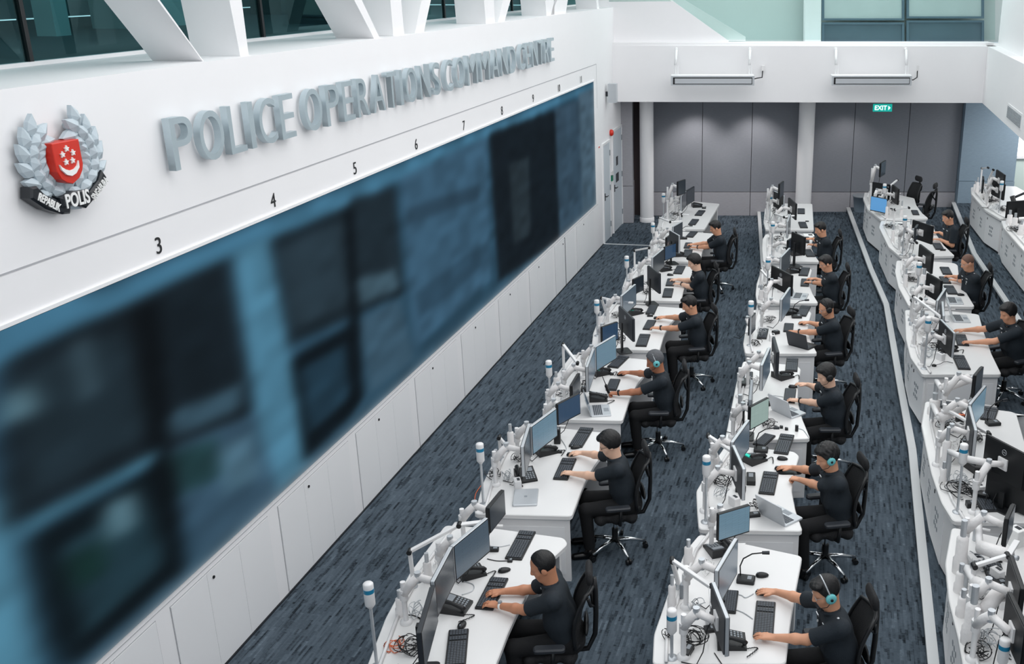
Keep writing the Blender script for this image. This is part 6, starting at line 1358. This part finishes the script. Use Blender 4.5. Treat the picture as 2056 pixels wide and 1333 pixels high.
kb(1, *Zp('L', (735, 1095), (680, 978)), 'black keyboard at the near end of the %s' % NR[3], row=3); kb(1, *Zp('L', (725, 895), (695, 805)), 'black keyboard under the hand on the %s' % NR[3], row=3); laptop(Zp('L', (700, 670)), R(-5), 'open silver laptop at the far end of the %s' % NR[3], 'silver', 3); beacon(Zp('L', (398, 1085)), 636, 'status light pole with blue band on the %s' % NR[3], 3); phone(Zp('L', (590, 930)), R(20), 'black desk phone behind the near monitor of the %s' % NR[3], False, 3)
lamp(Zp('L', (290, 720)), Zp('L', (350, 615)), Zp('L', (550, 660)), 'white task lamp with level bar on the %s' % NR[3], 3, z1=.42, z2=.44, head=Zp('L', (590, 690))); lamp(Zp('L', (270, 680)), Zp('L', (260, 590)), Zp('L', (370, 500)), 'grey jointed arm at the far outer corner of the %s' % NR[3], 3, z1=.3, z2=.4)
clamp_unit(Zp('L', (370, 780)), 'wide white box-like post on the %s' % NR[3], 3, .28, .055); clamp_unit(Zp('L', (310, 880)), 'small white cable post on the %s' % NR[3], 3, .16, .03); tangle(Zp('L', (480, 900)), .18, 6, 'loose black cable loops on the %s' % NR[3], 3, seed=30, hgt=.03)
hsd = thing('headset', 'black earpiece headset lying on the white top of the %s' % NR[3], 'headset', at(*Zp('L', (480, 1062)), ZR[3])); MB().lathe((0, 0, .0), [(.03, 0), (.03, .015), (.02, .022)], 14).build('ear_pad', 'black', hsd); MB().tube([(0, 0, .01), (.09, .03, .02), (.15, .10, .02), (.20, .12, .015), (.26, .08, .01)], .004, 5).build('microphone_boom', 'black', hsd)
# near right group
mon('N', (560, 305), (690, 145), 'blue-grey lit monitor facing the camera on the %s' % NR[2], scr='scr_blue', wn=.55, **r3); mon('N', (612, 530), (556, 320), 'silver-rimmed monitor seen edge-on on the %s' % NR[2], wn=.55, **r3); mon('N', (1060, 745), (705, 560), 'big black monitor back with round emblem on white arm, %s' % NR[2], rim='black', back='black', logo=True, wn=.60, h=.36, ztop=1.36, **r3); mon('N', (1015, 985), (770, 880), 'second black monitor back, lower one behind the emblem monitor', rim='black', back='black', wn=.55, ztop=1.05, h=.30, mount='stand', **r3); mon('N', (600, 60), (665, -20), 'slim black monitor seen edge-on above the white cylinder lamp', rim='black', back='black', wn=.36, h=.26, ztop=1.45, **r3)
kb(1, *Zp('N', (720, 1240), (600, 1045)), 'black keyboard covered with cables at the near end of the %s' % NR[2], row=3); kb(1, *Zp('N', (700, 440), (730, 355)), 'black keyboard at the far end of the %s' % NR[2], row=3); kb(1, *Zp('N', (320, 350), (330, 320)), 'small black keyboard beside the white box post, %s' % NR[2], 'small', 3); mic(Zp('N', (745, 480)), R(10), 'black gooseneck desk microphone on the %s' % NR[2], 3); phone(Zp('N', (610, 860)), R(20), 'black desk phone under the emblem monitor, %s' % NR[2], False, 3)
beacon(Zp('N', (438, 1240)), 891, 'status light pole with blue band on the %s' % NR[2], 3); lamp(Zp('N', (300, 560)), Zp('N', (310, 490)), Zp('N', (710, 560)), 'long thin white task lamp bar across the %s' % NR[2], 3, z1=.3, z2=.4)
def fat_arm(a, b, post, lab, za, zb_, r=.055):
    zd = ZR[3]; A = at(*a, zd + za); B = at(*b, zd + zb_); P0 = at(*post, zd); th = thing('sleeved_arm', lab, 'monitor arm', P0, 0, 'thick white sleeved arms'); T = Matrix.Translation(-P0)
    MB(T).tube([A, A.lerp(B, .5), B], r, 14).build('fabric_sleeve', 'sleeve', th); MB(T).cyl(P0, Vector((P0.x, P0.y, A.z - .02)), .026, n=14).build('post', 'silver', th); m = MB(T); m.tube([Vector((P0.x, P0.y, A.z - .04)), A], .03, 10); m.build('elbow', 'white', th)
    c = B + (B - A).normalized() * .07; MB(T).tube([B, c], .022, 8).build('bracket', 'silver', th)
fat_arm(Zp('N', (305, 175)), Zp('N', (540, 85)), Zp('N', (240, 330)), 'thick white sleeved arm pointing to the slim black monitor, right row', .35, .42); fat_arm(Zp('N', (285, 430)), Zp('N', (520, 300)), Zp('N', (215, 450)), 'thick white sleeved arm in front of the blue-grey monitor, right row', .22, .34)
fat_arm(Zp('N', (520, 780)), Zp('N', (790, 830)), Zp('N', (350, 960)), 'white arm reaching to the plate of the emblem monitor', .34, .36, .035)
clamp_unit(Zp('N', (235, 390)), 'wide white box post at the far corner of the %s' % NR[2], 3, .22, .06); clamp_unit(Zp('N', (330, 870)), 'tall silver tube post in the middle of the %s' % NR[2], 3, .40, .04); clamp_unit(Zp('N', (310, 990)), 'short silver post at the outer edge of the %s' % NR[2], 3, .2, .03)
tangle(Zp('N', (470, 1060)), .22, 14, 'heap of black cables beside the light pole, %s' % NR[2], 3, seed=31); tangle(Zp('N', (380, 500)), .2, 12, 'cables and clamps at the far outer side of the %s' % NR[2], 3, seed=32); tangle(Zp('N', (600, 620)), .16, 9, 'black cables behind the edge-on monitor, %s' % NR[2], 3, seed=33); hub(Zp('N', (555, 1190)), 'black square adapter with cables on the %s' % NR[2], 3, s=(.09, .08, .05)); hub(Zp('N', (660, 1120)), 'black card reader lying on the cable-covered keyboard', 3, -.5, s=(.12, .09, .06)); hub(Zp('N', (430, 800)), 'white paper box beside the tall silver tube', 3, .3, 'paper', (.16, .12, .10), 'paper_box', 'box'); hub(Zp('N', (460, 420)), 'orange-brown cloth lump behind the sleeved arm', 3, .3, 'orange', (.07, .1, .05), 'cloth', 'cloth')
mon('O', (735, 30), (775, -60), 'black monitor seen edge-on on white arm at the %s' % NR[1], rim='black', back='black', wn=.36, h=.26, ztop=1.30, **r3); mon('O', (860, 640), (775, 400), 'big black monitor back curving away at the right edge of the picture', rim='black', back='black', wn=.56, ztop=1.35, **r3); mon('O', (900, 1000), (765, 720), 'black monitor back, nearest one at the right edge', rim='black', back='black', wn=.56, ztop=1.35, **r3)
kb(1, *Zp('O', (660, 690), (570, 450)), 'black keyboard behind the white bar lamp on the %s' % NR[1], row=3); beacon(zp('X', 2006, 1380), 1282, 'status light pole with blue band, nearest one at the right', 3); lamp(Zp('O', (385, 800)), Zp('O', (410, 690)), Zp('O', (720, 375)), 'white bar lamp crossing over the %s' % NR[1], 3, z1=.34, z2=.42, head=Zp('O', (830, 200)))
fat_arm(Zp('O', (430, 620)), Zp('O', (690, 720)), Zp('O', (330, 700)), 'thick white sleeved arm in the middle of the %s' % NR[1], .26, .34); fat_arm(Zp('O', (470, 300)), Zp('O', (740, 380)), Zp('O', (430, 240)), 'thick white sleeved arm at the far end of the %s' % NR[1], .3, .36); fat_arm(Zp('O', (500, 880)), Zp('O', (640, 700)), Zp('O', (400, 1100)), 'short white sleeved arm rising towards the near monitor backs', .26, .36)
for i, (x, y) in enumerate([(290, 520), (290, 690), (310, 900), (380, 1140)]): clamp_unit(Zp('O', (x, y)), '%s white cylinder post along the outer edge of the %s' % (['farthest', 'second', 'third', 'nearest'][i], NR[1]), 3, (.42, .22, .2, .42)[i], (.05, .04, .04, .055)[i])
hub(Zp('O', (790, 250)), 'white box with orange label at the far end of the %s' % NR[1], 3, .5, 'paper', (.10, .12, .16), 'labelled_box', 'box'); hub(Zp('O', (430, 450)), 'white device box beside the keyboard on the %s' % NR[1], 3, .2, 'white', (.12, .14, .08), 'device_box', 'box'); tangle(Zp('O', (480, 740)), .1, 6, 'black cables between the sleeved arms of the %s' % NR[1], 3, seed=34); tangle(Zp('O', (460, 1260)), .14, 8, 'black cables at the bottom edge of the picture, %s' % NR[1], 3, seed=35); tangle(Zp('O', (800, 1260)), .16, 9, 'black cables beside the nearest light pole', 3, seed=36)
# ---- far right row
mon('P', (590, 250), (435, 175), 'black monitor seen from behind on the far desk by the mint wall', row=4, rim='black', back='black'); mon('P', (570, 150), (490, 95), 'black monitor raised behind, far desk by the mint wall', row=4, ztop=1.5, rim='black', back='black'); mon('P', (345, 150), (350, 200), 'slim black monitor edge at the far corner by the mint wall', row=4, rim='black', back='black', wn=.36, h=.3, ztop=1.2); mon('P', (740, 390), (600, 400), 'black monitor on stand at the near end, far desk by mint wall', row=4, rim='black', back='black', ztop=1.15, mount='stand')
beacon(Zp('P', (500, 515)), 363, 'status light pole with blue band by the mint wall', 4)
for i, (x, y) in enumerate([(250, 300), (290, 320), (340, 370), (380, 420)]): clamp_unit(Zp('P', (x, y)), '%s white cable post along the edge of the far mint-wall desk' % ['farthest', 'second', 'third', 'nearest'][i], 4, (.2, .3, .2, .35)[i], .035)
lamp(Zp('P', (380, 420)), Zp('P', (400, 220)), Zp('P', (450, 100)), 'white upright task lamp on the far mint-wall desk', 4, z1=.5, z2=.75); lamp(Zp('P', (320, 300)), Zp('P', (330, 150)), Zp('P', (400, 80)), 'white bent task lamp behind the posts by the mint wall', 4, z1=.5, z2=.62)
tangle(Zp('P', (430, 400)), .25, 14, 'pale and black cables heaped on the far mint-wall desk', 4, seed=37); tangle(Zp('P', (560, 490)), .25, 16, 'thick heap of black cables beside the mint-wall light pole', 4, seed=38); tangle(Zp('P', (660, 680)), .25, 14, 'cables heaped along the edge of the near mint-wall desk', 4, seed=39)
for i, (x, y) in enumerate([(600, 620), (650, 650), (710, 720)]): clamp_unit(Zp('P', (x, y)), '%s white cable post on the near mint-wall desk' % ['farthest', 'middle', 'nearest'][i], 4, .24, .05)
th = thing('dark_equipment_stand', 'dark jointed equipment stand between the two mint-wall desks', 'stand', at(*Zp('P', (620, 570)), ZR[4])); MB().tube([(0, 0, 0), (.05, 0, .25), (-.02, .03, .45)], .05, 8).build('stand_post', 'black', th); MB().tube([(-.02, .03, .4), (.25, .1, .5), (.45, 0, .6)], .025, 6).build('stand_arm', 'dark', th)

# ---- more of the equipment clutter along the outer edges
rc = random.Random(11)
DN = [NL[i] for i in range(1, 8)] + [NM[i] for i in range(1, 8)] + [NR[3], NR[4], NR[5], NR[6], NR[2], NR[1], 'far mint-wall desk', 'near mint-wall desk']
for i, (zt, P, C) in enumerate(DESKS):
    row = min(range(1, 5), key=lambda r: abs(ZR[r] - zt)); xs = [p[0] for p in P]; ys = [p[1] for p in P]; x0 = min(xs); y0, y1 = min(ys), max(ys)
    dense = row >= 3
    for j, fy in enumerate((.25, .55, .8) if dense else (.35, .7)):
        y = y0 + (y1 - y0) * fy; q = snap(Vector((x0 + .18 + (1 - fy) * 0, y, zt)), zt); k = 0
        while not inpoly(Vector((q.x - .16, q.y, 0)), P) and k < 20: q.x += .03; k += 1
        px_ = proj(q); where = ('near', 'middle', 'far')[j] if dense else ('near', 'far')[j]
        tangle(px_, .15 if dense else .11, 8 if dense else 5, 'pale grey signal cables looping at the %s outer part of the %s' % (where, DN[i]), row, 'silver' if j % 2 == 0 else 'white', seed=60 + i * 3 + j, hgt=.10)
        if dense or j == 0:
            px2 = proj(q + Vector((.20, .12, 0))); hub(px2, 'small black splitter box behind the monitors, %s outer part of the %s' % (where, DN[i]), row, rc.random() * 3, s=(.10, .07, .045))
            px3 = proj(q + Vector((.12, -.16, 0))); hub(px3, 'white junction box among cables, %s outer part of the %s' % (where, DN[i]), row, rc.random() * .6, 'white', (.07, .11, .09), 'junction_box', 'box')
